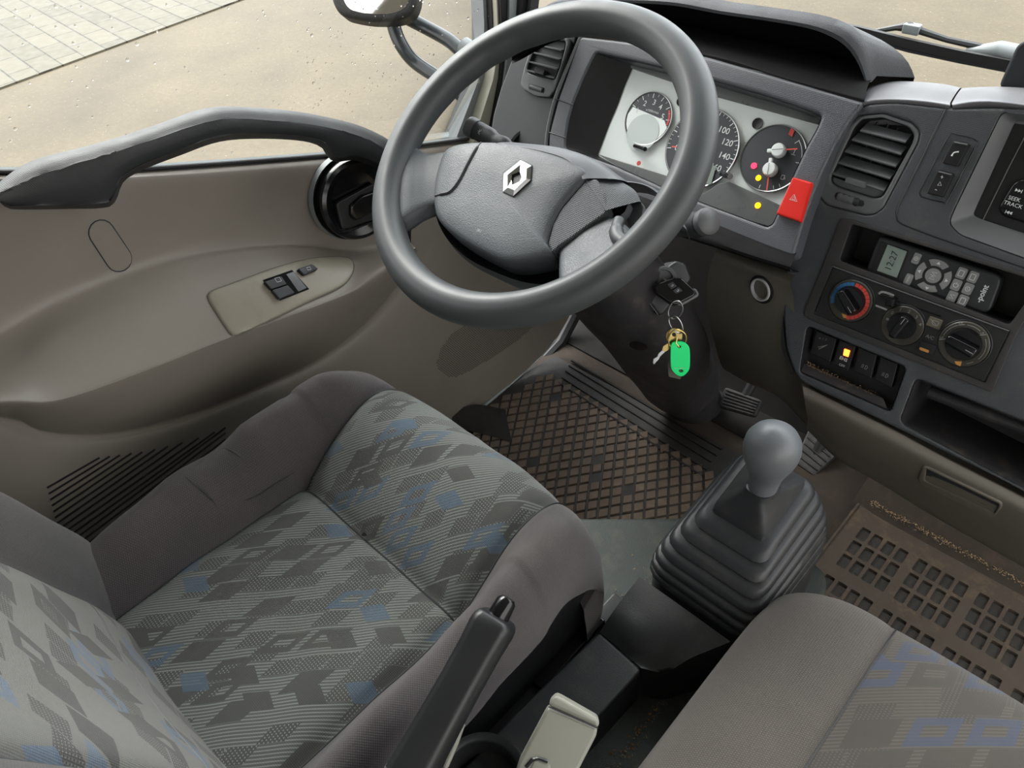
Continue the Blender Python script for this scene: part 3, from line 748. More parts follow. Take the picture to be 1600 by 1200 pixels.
# --- instrument bezel (raised frame around the cluster well)
out = [(905, 56), (960, 62), (1020, 70), (1106, 88), (1230, 124), (1352, 160), (1330, 185), (1300, 235), (1276, 290), (1256, 345), (1240, 400), (1228, 404), (1060, 345), (930, 290), (855, 262), (857, 210), (871, 156), (884, 120), (896, 84)]
hole = [(931, 82), (1000, 98), (1100, 122), (1200, 151), (1284, 180), (1276, 200), (1258, 232), (1238, 275), (1222, 315), (1206, 350), (1198, 354), (1120, 325), (1040, 294), (960, 258), (900, 236), (884, 232), (884, 217), (888, 190), (896, 160), (906, 135), (916, 112)]
hq = rp(PP(hole, PB), .006)
obj('instrument_bezel', plate(rp(PP(out, PB), .008), NC, .030, .005, holes=[hq], seg=3), M['dash_c'], dash)
inl = [(990, 103), (1100, 126), (1200, 155), (1292, 184), (1285, 210), (1268, 242), (1246, 285), (1230, 325), (1214, 360), (1200, 362), (1120, 331), (1040, 300), (968, 262), (934, 243), (942, 222), (952, 195), (965, 165), (976, 135)]
h1 = closed_n(hq, 160); k_ = min(range(160), key=lambda i: np.linalg.norm(h1[i]-P(931, 82, PB))); h1 = h1[k_:]+h1[:k_]
h2 = closed_n(PP(inl, PC(.0)), 160)
sg = nz(np.cross(h1[10]-h1[0], h1[80]-h1[0])); sg2 = nz(np.cross(h2[10]-h2[0], h2[80]-h2[0]))
if sg@sg2 < 0: h2 = [h2[0]]+h2[1:][::-1]
obj('instrument_hood_wall', grid([[p-NC*.002 for p in h1], [a*.5+b*.5 for a, b in zip(h1, h2)], h2], True), M['black'], dash)
# seams of the removable trim piece
for a, b in (((868, 155), (896, 164)), ((858, 207), (884, 215))):
    obj('trim_joint', tube(PP([a, b], PC(BZ+.0003)), .0008, 6), M['black'], dash)
# upper shelf and storage bin with its hood
def sm01(x, a, b): t = min(max((x-a)/(b-a), 0), 1); return t*t*(3-2*t)
def arch(y, zs, xs=(-.245, -.235, -.215, -.17, -.1, 0, .1, .155, .185, .207, .218)): return [A(x, y, z) for x, z in zip(xs, zs)]
zf = .727
lipT = PP([(820, 62), (832, 30), (856, 10), (900, 0), (955, -6)], PY(.41))+PP([(1050, -4), (1130, 10), (1200, 20), (1270, 31), (1312, 44), (1336, 62), (1352, 90), (1362, 128)], PY(.40))
lipI = PP([(842, 66), (852, 40), (874, 22), (905, 12), (960, 5)], PY(.405))+PP([(1045, 8), (1125, 22), (1195, 32), (1262, 44), (1300, 58), (1323, 74), (1340, 98), (1352, 128)], PY(.395))
N1 = 60
aT = arcres(lipT, N1); aI = arcres(lipI, N1)
bk = [A(p[0]*.95+.01*sm01(p[0], .1, .2), .54, .62+(p[2]-.70)*.3) for p in aT]
sk = [A(p[0]*1.0+.030*sm01(p[0], .14, .19), .455, .698+(p[2]-.70)*.80) for p in aT]
aT2 = [p+A(0, .012, .003) for p in aT]
obj('bin_hood', grid([[p+A(0, .02, -.0) for p in aI], aI, [a*.5+b*.5-A(0, .003, 0) for a, b in zip(aI, aT)], aT, aT2, sk, bk]), M['hood'], dash)
obj('bin_liner', grid([[p+A(0, .001, 0) for p in aI], [A(p[0]*.94, .445, .70+(p[2]-.70)*.72) for p in aI], [A(p[0]*.84, .50, .68+(p[2]-.73)*.3) for p in aI]]), M['bin'], dash)
shelf = [PP([(800, 100), (905, 57), (1106, 89), (1230, 125), (1350, 160)], PC(BZ-.002)),
         PP([(800, 90), (905, 52), (1106, 84), (1230, 120), (1352, 152)], PC(BZ-.004)),
         PP([(805, 62), (900, 24), (1075, 62), (1230, 98), (1359, 128)], PZ(zf+.001)),
         [A(-.22, .45, .722), A(-.1, .45, .722), A(0, .45, .722), A(.1, .45, .722), A(.185, .45, .722)],
         [A(-.18, .50, .705), A(-.1, .50, .705), A(0, .50, .705), A(.1, .50, .705), A(.15, .50, .705)]]
obj('bin_floor', loft(shelf, 40, 30), M['bin'], dash)
# flat pad over the centre, two sections with a joint
def pad(name, f_, b_, mat='dash_top'):
    r0 = arcres(PP(f_, PH(.0)), 20); r1 = arcres(PP([(x, y-5) for x, y in f_], PH(-.012)), 20); r3 = arcres(PP(b_, PY(.455)), 20)
    r2 = [a*.55+b*.45+A(0, 0, .006) for a, b in zip(r1, r3)]; r4 = [p+A(0, .06, -.03) for p in r3]; r5 = [p+A(0, .18, -.11) for p in r3]
    return obj(name, loft([[p-A(0, 0, .035)+A(0, .012, 0) for p in r0], [p-A(0, 0, .012)+A(0, .006, 0) for p in r0], r0, r1, r2, r3, r4, r5], 20, 44, resample=False), M[mat], dash)
pad('top_pad', [(1347, 161), (1364, 157), (1400, 156), (1445, 159), (1485, 165)], [(1366, 132), (1397, 127), (1437, 128), (1478, 132), (1504, 138)])
pad('top_pad', [(1488, 165), (1519, 160), (1560, 160), (1640, 170), (1780, 190)], [(1507, 138), (1530, 137), (1580, 137), (1660, 142), (1800, 160)])
obj('pad_joint', tube(PP([(1486, 166), (1495, 150), (1505, 139)], PZ(.722)), .0012, 6), M['black'], dash)

# --- left end of the dashboard with its vent
PL = PC(.004)
lo = [(797, 94), (812, 78), (850, 58), (905, 50), (898, 84), (880, 125), (866, 168), (856, 215), (853, 262), (800, 262), (764, 214), (769, 180), (780, 140)]
obj('left_end_panel', plate(rp(PP(lo, PC(.006)), .006), NC, .03, .006, seg=3), M['charcoal'], dash)
vb = [(825, 84), (834, 66), (858, 56), (888, 58), (893, 66), (881, 100), (867, 140), (858, 152), (836, 150), (818, 140), (812, 132), (817, 110)]
vh = [(832, 84), (840, 69), (862, 62), (883, 64), (882, 74), (874, 104), (866, 124), (840, 118), (824, 112), (824, 104)]
vq = rp(PP(vh, PL[0:0] or PC(.012)), .003)
lv_ = obj('left_air_vent', plate(rp(PP(vb, PC(.012)), .004), NC, .012, .003, holes=[vq]), M['ventgrey'], dash)
obj('vent_duct', wall(vq, NC, .035, .95), M['black'], lv_)
for a, b in (((843, 70), (881, 79)), ((832, 81), (878, 93)), ((828, 96), (874, 108)), ((824, 109), (870, 122))):
    obj('vent_slat', box((P(*a, PC(.006))+P(*b, PC(.006)))/2, (np.linalg.norm(P(*a, PC(.006))-P(*b, PC(.006)))/2, .0012, .006), np.array([nz(P(*b, PC(.006))-P(*a, PC(.006))), nz(DC*.8+NC*.2), nz(NC*.9-DC*.3)]), bev=.0006), M['ventgrey'], lv_)
obj('vent_tab', box(P(846, 113, PC(.012)), (.010, .004, .006), np.array([UX, DC, NC]), bev=.001), M['black'], lv_)
q = rp(PP([(826, 130), (851, 137), (849, 146), (825, 139)], PC(.0125)), .002); obj('thumbwheel_slot', plate(q, NC, .002, .0004), M['black'], lv_)
obj('vent_thumbwheel', tube(PP([(829, 135), (848, 141)], PC(.012)), .004, 10), M['ventgrey'], lv_)
obj('side_strip', tube(arcres(PP([(908, 56), (896, 84), (880, 122), (866, 160), (855, 210), (852, 262)], PC(.030)), 30), .0028, 8), M['midgrey'], dash)
# hollow and cup holder under the vent
obj('cup_holder', lathe([(.043, 0), (.040, .003), (.037, 0), (.035, -.05), (0, -.05)], P(838, 224, PC(.01))-NC*.0+A(-.005, 0, 0), (0, -.25, 1), 40), M['black'], dash)
# --- panel under the instruments, lower edge of the cluster
lowp = [PP([(860, 250), (1000, 300), (1120, 345), (1215, 385), (1245, 395)], PC(.026)), PP([(860, 262), (1000, 318), (1120, 362), (1180, 385), (1240, 405)], PC(.040)),
        PP([(850, 300), (1000, 350), (1110, 385), (1180, 408), (1236, 425)], PC(.035)), [A(-.2, .34, .50), A(-.1, .34, .50), A(0, .34, .49), A(.1, .34, .49), A(.2, .33, .49)], [A(-.2, .45, .42), A(-.1, .45, .42), A(0, .45, .42), A(.1, .45, .42), A(.2, .45, .42)]]
obj('under_instrument_panel', loft(lowp, 30, 24), M['bin'], dash)
# knee panel, taupe
KY = lambda x, y, yy: P(x, y, PY(yy))
k0 = [KY(1121, 391, .30), KY(1160, 405, .285), KY(1200, 421, .27), KY(1236, 438, .26)]
k0b = [p+A(0, .05, .0) for p in k0]
k1 = [KY(1106, 430, .295), KY(1150, 440, .275), KY(1195, 452, .262), KY(1240, 466, .255)]
k2 = [KY(1106, 485, .30), KY(1150, 500, .275), KY(1195, 515, .258), KY(1246, 534, .25)]
k3 = [KY(1117, 538, .315), KY(1160, 560, .285), KY(1205, 590, .262), KY(1266, 612, .25)]
k4 = [KY(1133, 578, .345), KY(1172, 600, .31), KY(1220, 622, .28), KY(1275, 682, .26)]
k5 = [p+A(.0, .05, .004) for p in k4]
kp = obj('knee_panel', loft([k0b, k0, k1, k2, k3, k4, k5], 26, 40), M['knee'], dash); T_K = bvh(kp)
s0, sn = hit(T_K, 1190, 452); 
so = obj('socket_bezel', lathe([(.020, -.001), (.0205, .0012), (.0165, .0016), (.0155, -.002), (.0150, -.03), (0, -.03)], s0, sn, 40), M['black'], kp)
obj('socket_ring', lathe([(.0166, .001), (.0162, .0042), (.0142, .0042), (.0138, -.004)], s0, sn, 40), M['ringmetal'], kp)
# glove box front, taupe
def GX(pts, yy): return [P(x, y, PY(b)) for (x, y), b in zip(pts, yy)]
g0 = GX([(1253, 598), (1325, 632), (1400, 668), (1475, 708), (1600, 770), (1780, 862)], [.232]*6)
g1 = GX([(1254, 604), (1325, 640), (1400, 677), (1475, 717), (1600, 780), (1780, 872)], [.215]*6)
g2 = GX([(1257, 625), (1322, 660), (1395, 700), (1475, 742), (1600, 806), (1780, 900)], [.205]*6)
g3 = GX([(1262, 655), (1315, 700), (1385, 740), (1470, 790), (1600, 855), (1780, 960)], [.222]*6)
g4 = GX([(1263, 667), (1313, 716), (1370, 748), (1455, 800), (1600, 884), (1780, 990)], [.25]*6)
g5 = [p+A(0, .09, .01) for p in g4]
gb = obj('glove_box', loft([[p+A(0, .03, 0) for p in g0], g0, g1, g2, g3, g4, g5], 60, 60), M['knee'], dash); T_G = bvh(gb)
ho = [(1442, 727), (1452, 729), (1567, 784), (1566, 792), (1555, 806), (1545, 808), (1440, 756), (1435, 746)]
q = on(T_G, ho, .0); c, nn = fitn(q); q = [p-nn*((p-c)@nn)+nn*.0025 for p in q]
ih = [c+(p-c)*A(.95, .95, .95) for p in q]
hh = [(1448, 731), (1562, 786), (1554, 800), (1446, 750)]
ih = rp([p-nn*((p-c)@nn)+nn*.0025 for p in on(T_G, hh, 0)], .003)
hnd = obj('glove_box_pull', plate(rp(q, .005), nn, .004, .002, holes=[ih]), M['knee'], gb)
fl = [p-nn*.0018 for p in ih]; obj('pull_recess', plate(fl, nn, .001, .0002), M['charcoal'], hnd)
obj('pull_slope', plate(rp([p-nn*((p-c)@nn)+nn*.0012 for p in on(T_G, [(1447, 742), (1556, 797), (1552, 801), (1446, 751)], 0)], .002), nn, .001, .0003), M['knee'], hnd)

obj('stack_back_filler', box(A(.56, .445, .57), (.34, .018, .115), bev=.004), M['bin'], dash)  # added dark box, closes the bright gap behind the stack
# --- centre stack face
so_ = [(1352, 163), (1400, 160), (1486, 170), (1560, 168), (1780, 200), (1760, 520), (1735, 830), (1600, 768), (1475, 706), (1325, 632), (1252, 597), (1240, 580), (1228, 545), (1224, 500), (1226, 437), (1236, 393), (1254, 343), (1274, 284), (1296, 226), (1322, 178)]
vent_o = [(1340, 181), (1380, 177), (1425, 192), (1437, 206), (1434, 222), (1380, 325), (1366, 335), (1350, 336), (1290, 320), (1277, 305), (1282, 290), (1320, 200)]
pocket = [(1331, 350), (1625, 441), (1577, 508), (1311, 407)]
radio_h = [(1566, 176), (1640, 178), (1900, 230), (1850, 480), (1660, 424), (1500, 366), (1484, 349), (1490, 332)]
sw_h = [(1262, 510), (1415, 574), (1391, 643), (1250, 582)]
tray_h = [(1432, 592), (1600, 660), (1790, 745), (1740, 850), (1600, 762), (1412, 663), (1408, 655)]
F0 = PH(0)
vo = rp(PP(vent_o, F0), .004)
def q_(pts, o=0, r=.004): return rp(PP(pts, PH(o)), r)
holes = [vo, q_(pocket), q_(radio_h, r=.006), q_(sw_h, r=.006), q_(tray_h, r=.006)]
st = obj('centre_stack_face', plate(rp(PP(so_, F0), .010), NH, .05, .0035, holes=holes, seg=3), M['dash'], dash)
obj('stack_side_roll', loft([PP([(1322, 178), (1296, 226), (1274, 284), (1254, 343), (1236, 393), (1226, 437), (1224, 500), (1228, 545), (1240, 580)], PH(-.006)),
    PP([(1318, 176), (1290, 228), (1267, 286), (1247, 345), (1231, 393), (1221, 440), (1219, 500), (1222, 545), (1236, 585)], PH(-.022)),
    PP([(1318, 176), (1290, 230), (1266, 290), (1246, 350), (1230, 395), (1221, 440), (1219, 500), (1222, 545), (1236, 585)], PH(-.06))], 30, 10), M['dash'], dash)
# dark wide frame (plain plastic) round the climate panel and switch rows
fr_o = [(1314, 348), (1340, 340), (1640, 440), (1590, 520), (1545, 612), (1545, 614), (1262, 504), (1254, 494), (1262, 480), (1290, 405)]
obj('control_frame', plate(rp(PP([(1312, 343), (1330, 343), (1640, 438), (1588, 522), (1550, 614), (1275, 504), (1257, 495), (1256, 487), (1287, 410)], PH(.0025)), .003), NH, .003, .0012, holes=[q_(pocket, .0025), rp(PP([(1301, 416), (1578, 517), (1539, 598), (1271, 490)], PH(.0025)), .001)]), M['frame_dusty'], dash)
# vent
vi = [(1348, 187), (1378, 184), (1417, 198), (1427, 210), (1424, 222), (1378, 306), (1366, 309), (1310, 292), (1300, 285), (1300, 276), (1336, 200)]
vent = obj('centre_air_vent', plate(vo, NH, .016, .004, holes=[rp(PP(vi, F0), .004)], seg=3), M['ventgrey'], dash)
viq = rp(PP(vi, F0), .004)
obj('vent_duct', wall(viq, NH, .035, .96), M['black'], vent)
for k, (a, b) in enumerate((((1349, 199), (1420, 217)), ((1336, 213), (1413, 236)), ((1325, 231), (1405, 255)), ((1314, 249), (1396, 274)), ((1305, 266), (1387, 293)))):
    pa, pb = P(*a, PH(-.007)), P(*b, PH(-.007)); ax0 = nz(pb-pa); ax2 = nz(NH*.85-DH*.55); ax1 = np.cross(ax2, ax0)
    obj('vent_slat', box((pa+pb)/2, (np.linalg.norm(pb-pa)/2, .0012, .0085), np.array([ax0, ax1, ax2]), bev=.0008), M['ventgrey'], vent)
for k in range(3):
    a = [(1372, 190), (1388, 194), (1403, 199)][k]; b = [(1325, 288), (1342, 293), (1358, 298)][k]
    obj('vent_vane', tube(PP([a, b], PH(-.022)), .0011, 6), M['black'], vent)
obj('vent_lower_lip', plate(rp(PP([(1301, 276), (1323, 283), (1325, 279), (1356, 288), (1352, 287), (1384, 296), (1379, 306), (1366, 309), (1310, 292), (1300, 286)], PH(-.004)), .001), NH, .006, .001), M['ventgrey'], vent)
obj('vent_tab', box(P(1338, 285, PH(.001)), (.012, .0035, .006), np.array([nz(UX), DH, NH]), bev=.001), M['ventgrey'], vent)
q = rp(PP([(1306, 301), (1311, 300), (1350, 314), (1350, 321), (1346, 323), (1307, 310), (1303, 307)], PH(.0035-.003)), .002)
obj('thumbwheel_slot', plate(q, NH, .002, .0004), M['black'], vent)
w0, w1 = P(1309, 306, PH(-.003)), P(1344, 317, PH(-.003)); axw = nz(w1-w0)
for k in range(4):
    obj('thumbwheel_ridge', lathe([(.0, -.0036), (.0052, -.0036), (.0062, 0), (.0052, .0036), (0, .0036)], w0+(w1-w0)*(.14+k*.24), axw, 16, xd=NH), M['ventgrey' if k < 3 else 'charcoal'], vent)
# groove round the radio surround
gr = [(1478, 170), (1470, 186), (1440, 248), (1414, 300), (1401, 328), (1401, 338), (1406, 348), (1440, 362), (1484, 378), (1600, 418), (1700, 452)]
obj('panel_joint', tube(arcres(PP(gr, PH(.0001)), 60), .0010, 6), M['black'], dash)
# phone switches
bo = [(1482, 213), (1492, 210), (1520, 216), (1526, 222), (1524, 230), (1481, 312), (1474, 316), (1442, 308), (1437, 302), (1440, 292)]
bq = arcres(PP(bo, PH(.0001)), 50, True)
sb = obj('switch_surround', tube(bq, .0007, 6, True), M['black'], dash)
def swb(name, pts, mat, mark):
    q = rp(PP(pts, PH(.0065)), .0018); o = obj(name, plate(q, NH, .0075, .0014), M[mat], dash)
    e = PP([pts[0], pts[1]], PH(.0068)); obj('switch_edge', tube([a*.9+b*.1+(PP([pts[3]], PH(.0068))[0]-e[0])*.05 for a, b in ((e[0], e[1]), (e[1], e[0]))], .0010, 6), M['midgrey'], o)
    return o
s1 = swb('phone_switch', [(1489, 220), (1515, 225), (1496, 261), (1471, 255)], 'black', 0)
obj('phone_symbol', tube(arcres(PP([(1487, 244), (1490, 239), (1495, 237.5), (1498, 237.5)], PH(.0067)), 12), [.0010]*2+[.0008]*8+[.0010]*2, 6), M['white_print'], s1)
s2 = swb('volume_switch', [(1465, 266), (1490, 272), (1473, 309), (1447, 302)], 'black', 1)
vs = MB(); pn = PH(.0066)
vs.add(band(PP([(1470, 276), (1474, 277)], pn), .0007, NH)); vs.add(band(PP([(1472.6, 274), (1471.4, 279)], pn), .0007, NH))
vs.add(band(PP([(1461, 296), (1464, 297)], pn), .0007, NH)); vs.add(band(PP([(1469, 284), (1471, 290), (1465, 289.5)], pn), .0006, NH, closed=True))
vs.build('volume_symbol', M['white_print'], s2)
# hazard switch
hz = [(1238, 277), (1268, 285), (1249, 346), (1212, 334)]
hzb = obj('hazard_switch', plate(rp(PP([(1238, 276), (1269, 285), (1250, 347), (1212, 334)], PC(.040)), .002), NC, .03, .0022), M['red'], dash)
tri = PP([(1241, 304), (1245.5, 315), (1234, 311.5)], PC(.0402))
cen = np.mean(tri, axis=0); tm = MB(); tm.add(band(tri, .0008, NC, closed=True)); tm.add(band([cen+(p-cen)*.45 for p in tri], .0006, NC, closed=True)); tm.build('hazard_symbol', M['white_print'], hzb)
# pocket and tray liners
obj('pocket_liner', wall(q_(pocket), NH, .045, .98), M['black'], dash)
tr_ = obj('lower_tray', wall(q_(tray_h, r=.006), nz(NH*.6-DH*.0+A(0, -.3, -.0)), .10, .99), M['blackdust'], dash)
tl = q_(tray_h, r=.006)
obj('tray_bar', tube([P(1452, 612, PH(-.025)), P(1600, 668, PH(-.025)), P(1780, 745, PH(-.025))], .008, 10), M['blackdust'], dash)
# right of climate panel: plain upright
# ------------------------------------------------------------------ switches under the climate panel
wq = q_(sw_h, r=.006)
obj('switch_row_recess', wall(wq, NH, .022, .97), M['black'], dash)
obj('switch_row_shelf', plate(rp(PP([(1250, 562), (1380, 620), (1388, 641), (1250, 582)], PH(-.006)), .003), nz(NH+DH*.7), .002, .001), M['blackdust'], dash)
def rocker(name, pts):
    return obj(name, plate(rp(PP(pts, PH(-.009)), .0015), NH, .012, .0015), M['black'], dash)
r1 = rocker('headlamp_level_switch', [(1276, 517), (1307, 529), (1297, 566), (1265, 552)])
r2 = rocker('heater_off_switch', [(1311, 531), (1337, 541), (1325, 580), (1300, 569)])
r3 = rocker('lamp_switch', [(1342, 543), (1370, 554), (1361, 592), (1333, 580)])
r4 = rocker('rear_lamp_switch', [(1375, 557), (1403, 568), (1393, 607), (1366, 594)])
pn = PH(-.0088)
obj('orange_indicator', plate(rp(PP([(1319, 545), (1328, 548), (1325, 558), (1317, 555)], PH(-.0075)), .0008), NH, .002, .0005), M['lamp_orange'], r2)
obj('switch_lettering', [text('EHS', P(1318, 561, pn), .0062, NH, bold=.0001), text('OFF', P(1315.5, 571, pn), .0045, NH), text('ON', P(1329, 537, pn), .003, NH)], M['white_print'], r2)
for r_, (x, y) in ((r3, (1351, 573)), (r4, (1383, 586))):
    m_ = MB(); c = P(x, y, pn)
    for k in range(3): m_.add(band([c+UX*(-.004)+DH*(.0018-.0018*k), c-UX*.001+DH*(.0018-.0018*k)], .0006, NH))
    m_.add(band(ellipse_arc(c+UX*.001, .0026, NH, -90, 90, 10), .0006, NH, closed=True)); m_.build('switch_symbol', M['grey_print'], r_)
m_ = MB(); c = P(1285, 538, pn)
for k in range(3): m_.add(text(str(k), c+UX*(-.006+.004*k)+DH*(.006+.001*k), .004, NH))
m_.add(band([c+UX*.006+DH*.002, c-UX*.002-DH*.008], .0009, NH)); m_.add(band([c+UX*.004+DH*.0, c-UX*.004-DH*.006], .0006, NH))
m_.build('level_marks', M['grey_print'], r1)

# ------------------------------------------------------------------ climate control panel
clm = thing('climate_panel', 'black heater control panel with three round knobs and a slide lever', 'heater controls', P(1420, 510, PH(0)))
obj('panel_face', plate(rp(PP([(1303, 418.5), (1576, 519), (1537, 596), (1273.5, 489)], PH(.0035)), .001), NH, .012, .0008), M['panelblack'], clm)
obj('panel_edge', tube(PP([(1302, 416.5), (1577, 517.5)], PH(.0045)), .0008, 6), M['midgrey'], clm)
pf = .0037
def dial(name, cx, cy, rr, rot, kr):
    c = P(cx, cy, PH(pf)); d = obj(name, lathe([(0, .0035), (rr-.0012, .0035), (rr, .0022), (rr, -.001)], c, NH, 56), M['dialring'], clm)
    obj('dial_rim', lathe([(rr+.0002, .0005), (rr+.0012, .0012), (rr+.0020, 0)], c, NH, 56), M['charcoal'], d)
    x_, y_, _ = frame(NH); a = math.radians(rot); g = x_*math.cos(a)+y_*math.sin(a); h_ = np.cross(NH, g)
    kb = [(kr*math.cos(t), kr*math.sin(t)) for t in np.linspace(0, 2*math.pi, 33)[:-1]]
    V = MB(); V.add(lathe([(kr+.0008, .003), (kr, .007), (kr-.001, .009), (0, .009)], c, NH, 40))
    w = kr*.36; pts = [c+g*(-kr*.93)+h_*w*.8, c+g*(kr*.93)+h_*w, c+g*(kr*.93)-h_*w, c+g*(-kr*.93)-h_*w*.8]
    V.add(plate(rp([p+NH*.020 for p in pts], .004), NH, .013, .0026, seg=3)); V.build('knob', M['gloss'], d)
    obj('knob_pointer', band([c+g*kr*.35+NH*.0202, c+g*kr*.85+NH*.0202], .0008, NH), M['grey_print'], d)
    return d, c
rr = .0285*.93
d1, c1 = dial('temperature_dial', 1329.5, 469.5, rr, -38, .0172)
m_ = MB(); m2 = MB()
for k in range(10): m_.add(band(ellipse_arc(c1+NH*.0037, rr*.80, NH, 98+k*12.5, 98+k*12.5+11.5, 5), .0042, NH)) if k < 9 else None
m_.build('cold_scale', M['blue_print'], d1)
for k in range(13): m2.add(band(ellipse_arc(c1+NH*.0037, rr*.80, NH, 94-k*13.4, 94-k*13.4-12, 5), .0046, NH))
m2.build('hot_scale', M['red_print'], d1)
obj('defrost_symbol', flat([c1+UX*.001+DH*(-rr*.86), c1+UX*.006-DH*rr*.80, c1+UX*.003-DH*rr*.68, c1-UX*.003-DH*rr*.70], NH, .004), M['yellow_print'], d1)
d2, c2 = dial('fan_dial', 1410.5, 508.5, .0240, 78, .0158)
m_ = MB()
for s_, (x, y) in zip('01234', ((1394.5, 489), (1407, 484), (1420.5, 487), (1432, 495.5), (1438, 507))): m_.add(text(s_, P(x, y, PH(.0078)), .0058, NH))
m_.add(band([P(1385, 498, PH(.0073)), P(1389, 499.5, PH(.0073))], .0028, NH)); m_.build('fan_numbers', M['grey_print'], d2)
d3, c3 = dial('air_mode_dial', 1506.5, 537, rr, -8, .0185)
m_ = MB()
for a0, a1 in ((66, 104), (-25, 40), (128, 178), (-58, -40)): m_.add(band(ellipse_arc(c3+NH*.0037, rr*.86, NH, a0, a1, 12), .0007, NH))
for a0 in (118, 52, 190): 
    q = c3+NH*.0037+(UX*math.cos(math.radians(a0))+DH*math.sin(math.radians(a0)))*rr*.84
    m_.add(band([q-UX*.003-DH*.001, q+DH*.0005, q+UX*.0025+DH*.002], .0010, NH)); m_.add(flat(circ(q-UX*.001+DH*.0025, .0009, NH, 8), NH)); m_.add(band([q-UX*.004+DH*.0015, q-UX*.002+DH*.001], .0006, NH))
m_.build('mode_symbols', M['grey_print'], d3)
q = c3+NH*.0037+(UX*math.cos(math.radians(-80))+DH*math.sin(math.radians(-80)))*rr*.84
obj('defrost_symbol', flat([q-UX*.004, q+UX*.003+DH*.003, q+UX*.004-DH*.003, q-UX*.001-DH*.003], NH), M['yellow_print'], d3)
# slide lever
obj('slide_slot', plate(rp(PP([(1373, 459), (1470, 493), (1470, 496), (1372, 462)], PH(pf+.0003)), .0005), NH, .001, .0002), M['gloss'], clm)
lv2 = obj('slide_lever', plate(rp(PP([(1385, 463), (1399, 467), (1395, 481), (1381, 478)], PH(.017)), .002), NH, .013, .002), M['gloss'], clm)
m_ = MB(); m_.add(band(arcres(PP([(1373, 459), (1379, 456), (1390, 459), (1397, 462)], PH(pf+.0006)), 12), .0026, NH)); m_.add(band(PP([(1368, 477), (1386, 484)], PH(pf+.0006)), .0022, NH)); m_.build('recirculation_marks', M['grey_print'], clm)
q = obj('rear_window_switch', plate(rp(PP([(1453, 494), (1473, 501), (1467, 516), (1446, 508)], PH(.0058)), .001), NH, .003, .0008), M['olive'], clm)
m_ = MB(); m_.add(band(rp(PP([(1456, 500), (1468, 503), (1464, 510), (1457, 507)], PH(.006)), .002), .0007, NH, closed=True)); m_.add(band(PP([(1454, 498), (1463, 508)], PH(.006)), .0006, NH)); m_.build('window_symbol', M['grey_print'], q)
obj('ac_lettering', text('A/C', P(1453, 527, PH(pf+.0004)), .0055, NH), M['grey_print'], clm)
q = obj('ac_switch', plate(rp(PP([(1440, 532), (1464, 541), (1456, 557), (1432, 548)], PH(.0058)), .001), NH, .003, .0008), M['black'], clm)
obj('ac_lamp', plate(rp(PP([(1437, 542), (1452, 547.5), (1450.5, 552), (1436, 546.5)], PH(.0064)), .002), NH, .001, .0003), M['yellow_print'], q)

# ------------------------------------------------------------------ heater timer remote in the pocket
rem = thing('heater_remote', 'black remote with clock display and grey rubber keys lying in the dash pocket', 'remote control', P(1450, 450, PH(-.02)))
Q = lambda x, y, o=0: P(x, y, PH(-.010+o))
obj('remote_body', plate(rp([Q(1373, 368), Q(1557, 428), Q(1564, 436), Q(1562, 446), Q(1548, 484), Q(1538, 490), Q(1352, 424)], .006), NH, .018, .003, seg=3), M['charcoal'], rem)
obj('display_frame', plate(rp([Q(1376, 377, .0008), Q(1420, 392, .0008), Q(1402, 440, .0008), Q(1358, 424, .0008)], .002), NH, .001, .0003), M['black'], rem)
lc = obj('display', plate(rp([Q(1387, 382, .0013), Q(1417, 393, .0013), Q(1401, 434, .0013), Q(1370, 423, .0013)], .0005), NH, .001, .0002), M['lcd'], rem)
dn = -DH; obj('display_digits', text('12:27', Q(1393.5, 408, .0016), .0110, NH, xd=DH), M['charcoal'], lc)
def key(cx, cy, w, h, r, mark, name='key'):
    c = Q(cx, cy, .0018); pts = [c+UX*w*a+DH*h*b for a, b in ((-1, -1), (1, -1), (1, 1), (-1, 1))]
    k_ = obj(name, plate(rp(pts, r), NH, .002, .0007), M['buttons'], rem)
    q = c+NH*.0002
    m_ = MB()
    if mark == 0: m_.add(band(circ(q, w*.5, NH, 12), .0006, NH, closed=True)); m_.add(band([q-UX*w*.2, q+UX*w*.2], .0007, NH))
    elif mark == 1: m_.add(band(rp([q+UX*w*a*.5+DH*h*b*.5 for a, b in ((-1, -1), (1, -1), (1, 1), (-1, 1))], .0006), .0007, NH, closed=True))
    elif mark == 2: m_.add(band(ellipse_arc(q, w*.5, NH, 120, 420, 12), .0007, NH)); m_.add(band([q+DH*h*.1, q+DH*h*.5], .0007, NH))
    elif mark == 3: m_.add(band([q-UX*w*.5-DH*h*.3, q+UX*w*.5-DH*h*.3, q-UX*w*.4+DH*h*.3, q+UX*w*.5+DH*h*.4], .0006, NH))
    else: m_.add(text('MENU', q, .0032, NH, xd=DH))
    m_.build('key_symbol', M['white_print'], k_)
key(1431.5, 404, .0042, .0066, .0022, 0); key(1419, 436.5, .0042, .0066, .0022, 4)
for x, y, mk in ((1502, 427, 1), (1520, 433, 1), (1493.5, 445.5, 2), (1512, 451.5, 0), (1487, 463.5, 3), (1504, 470, 1)): key(x, y, .0050, .0066, .0024, mk)
kc = Q(1457.5, 431, .0018)
obj('centre_key', plate(circ(kc, .0088, NH, 32), NH, .002, .0008), M['buttons'], rem)
m_ = MB(); m_.add(band([kc+UX*.003+DH*.001*0-DH*.004, kc-UX*.003-DH*.004, kc+NH*0, ], .0006, NH, closed=True)); m_.add(band([kc+DH*.0045+UX*.003, kc+DH*.0045-UX*.003, kc+UX*.003+DH*.0005, kc-UX*.003+DH*.0005], .0006, NH)); m_.build('timer_symbol', M['white_print'], rem)
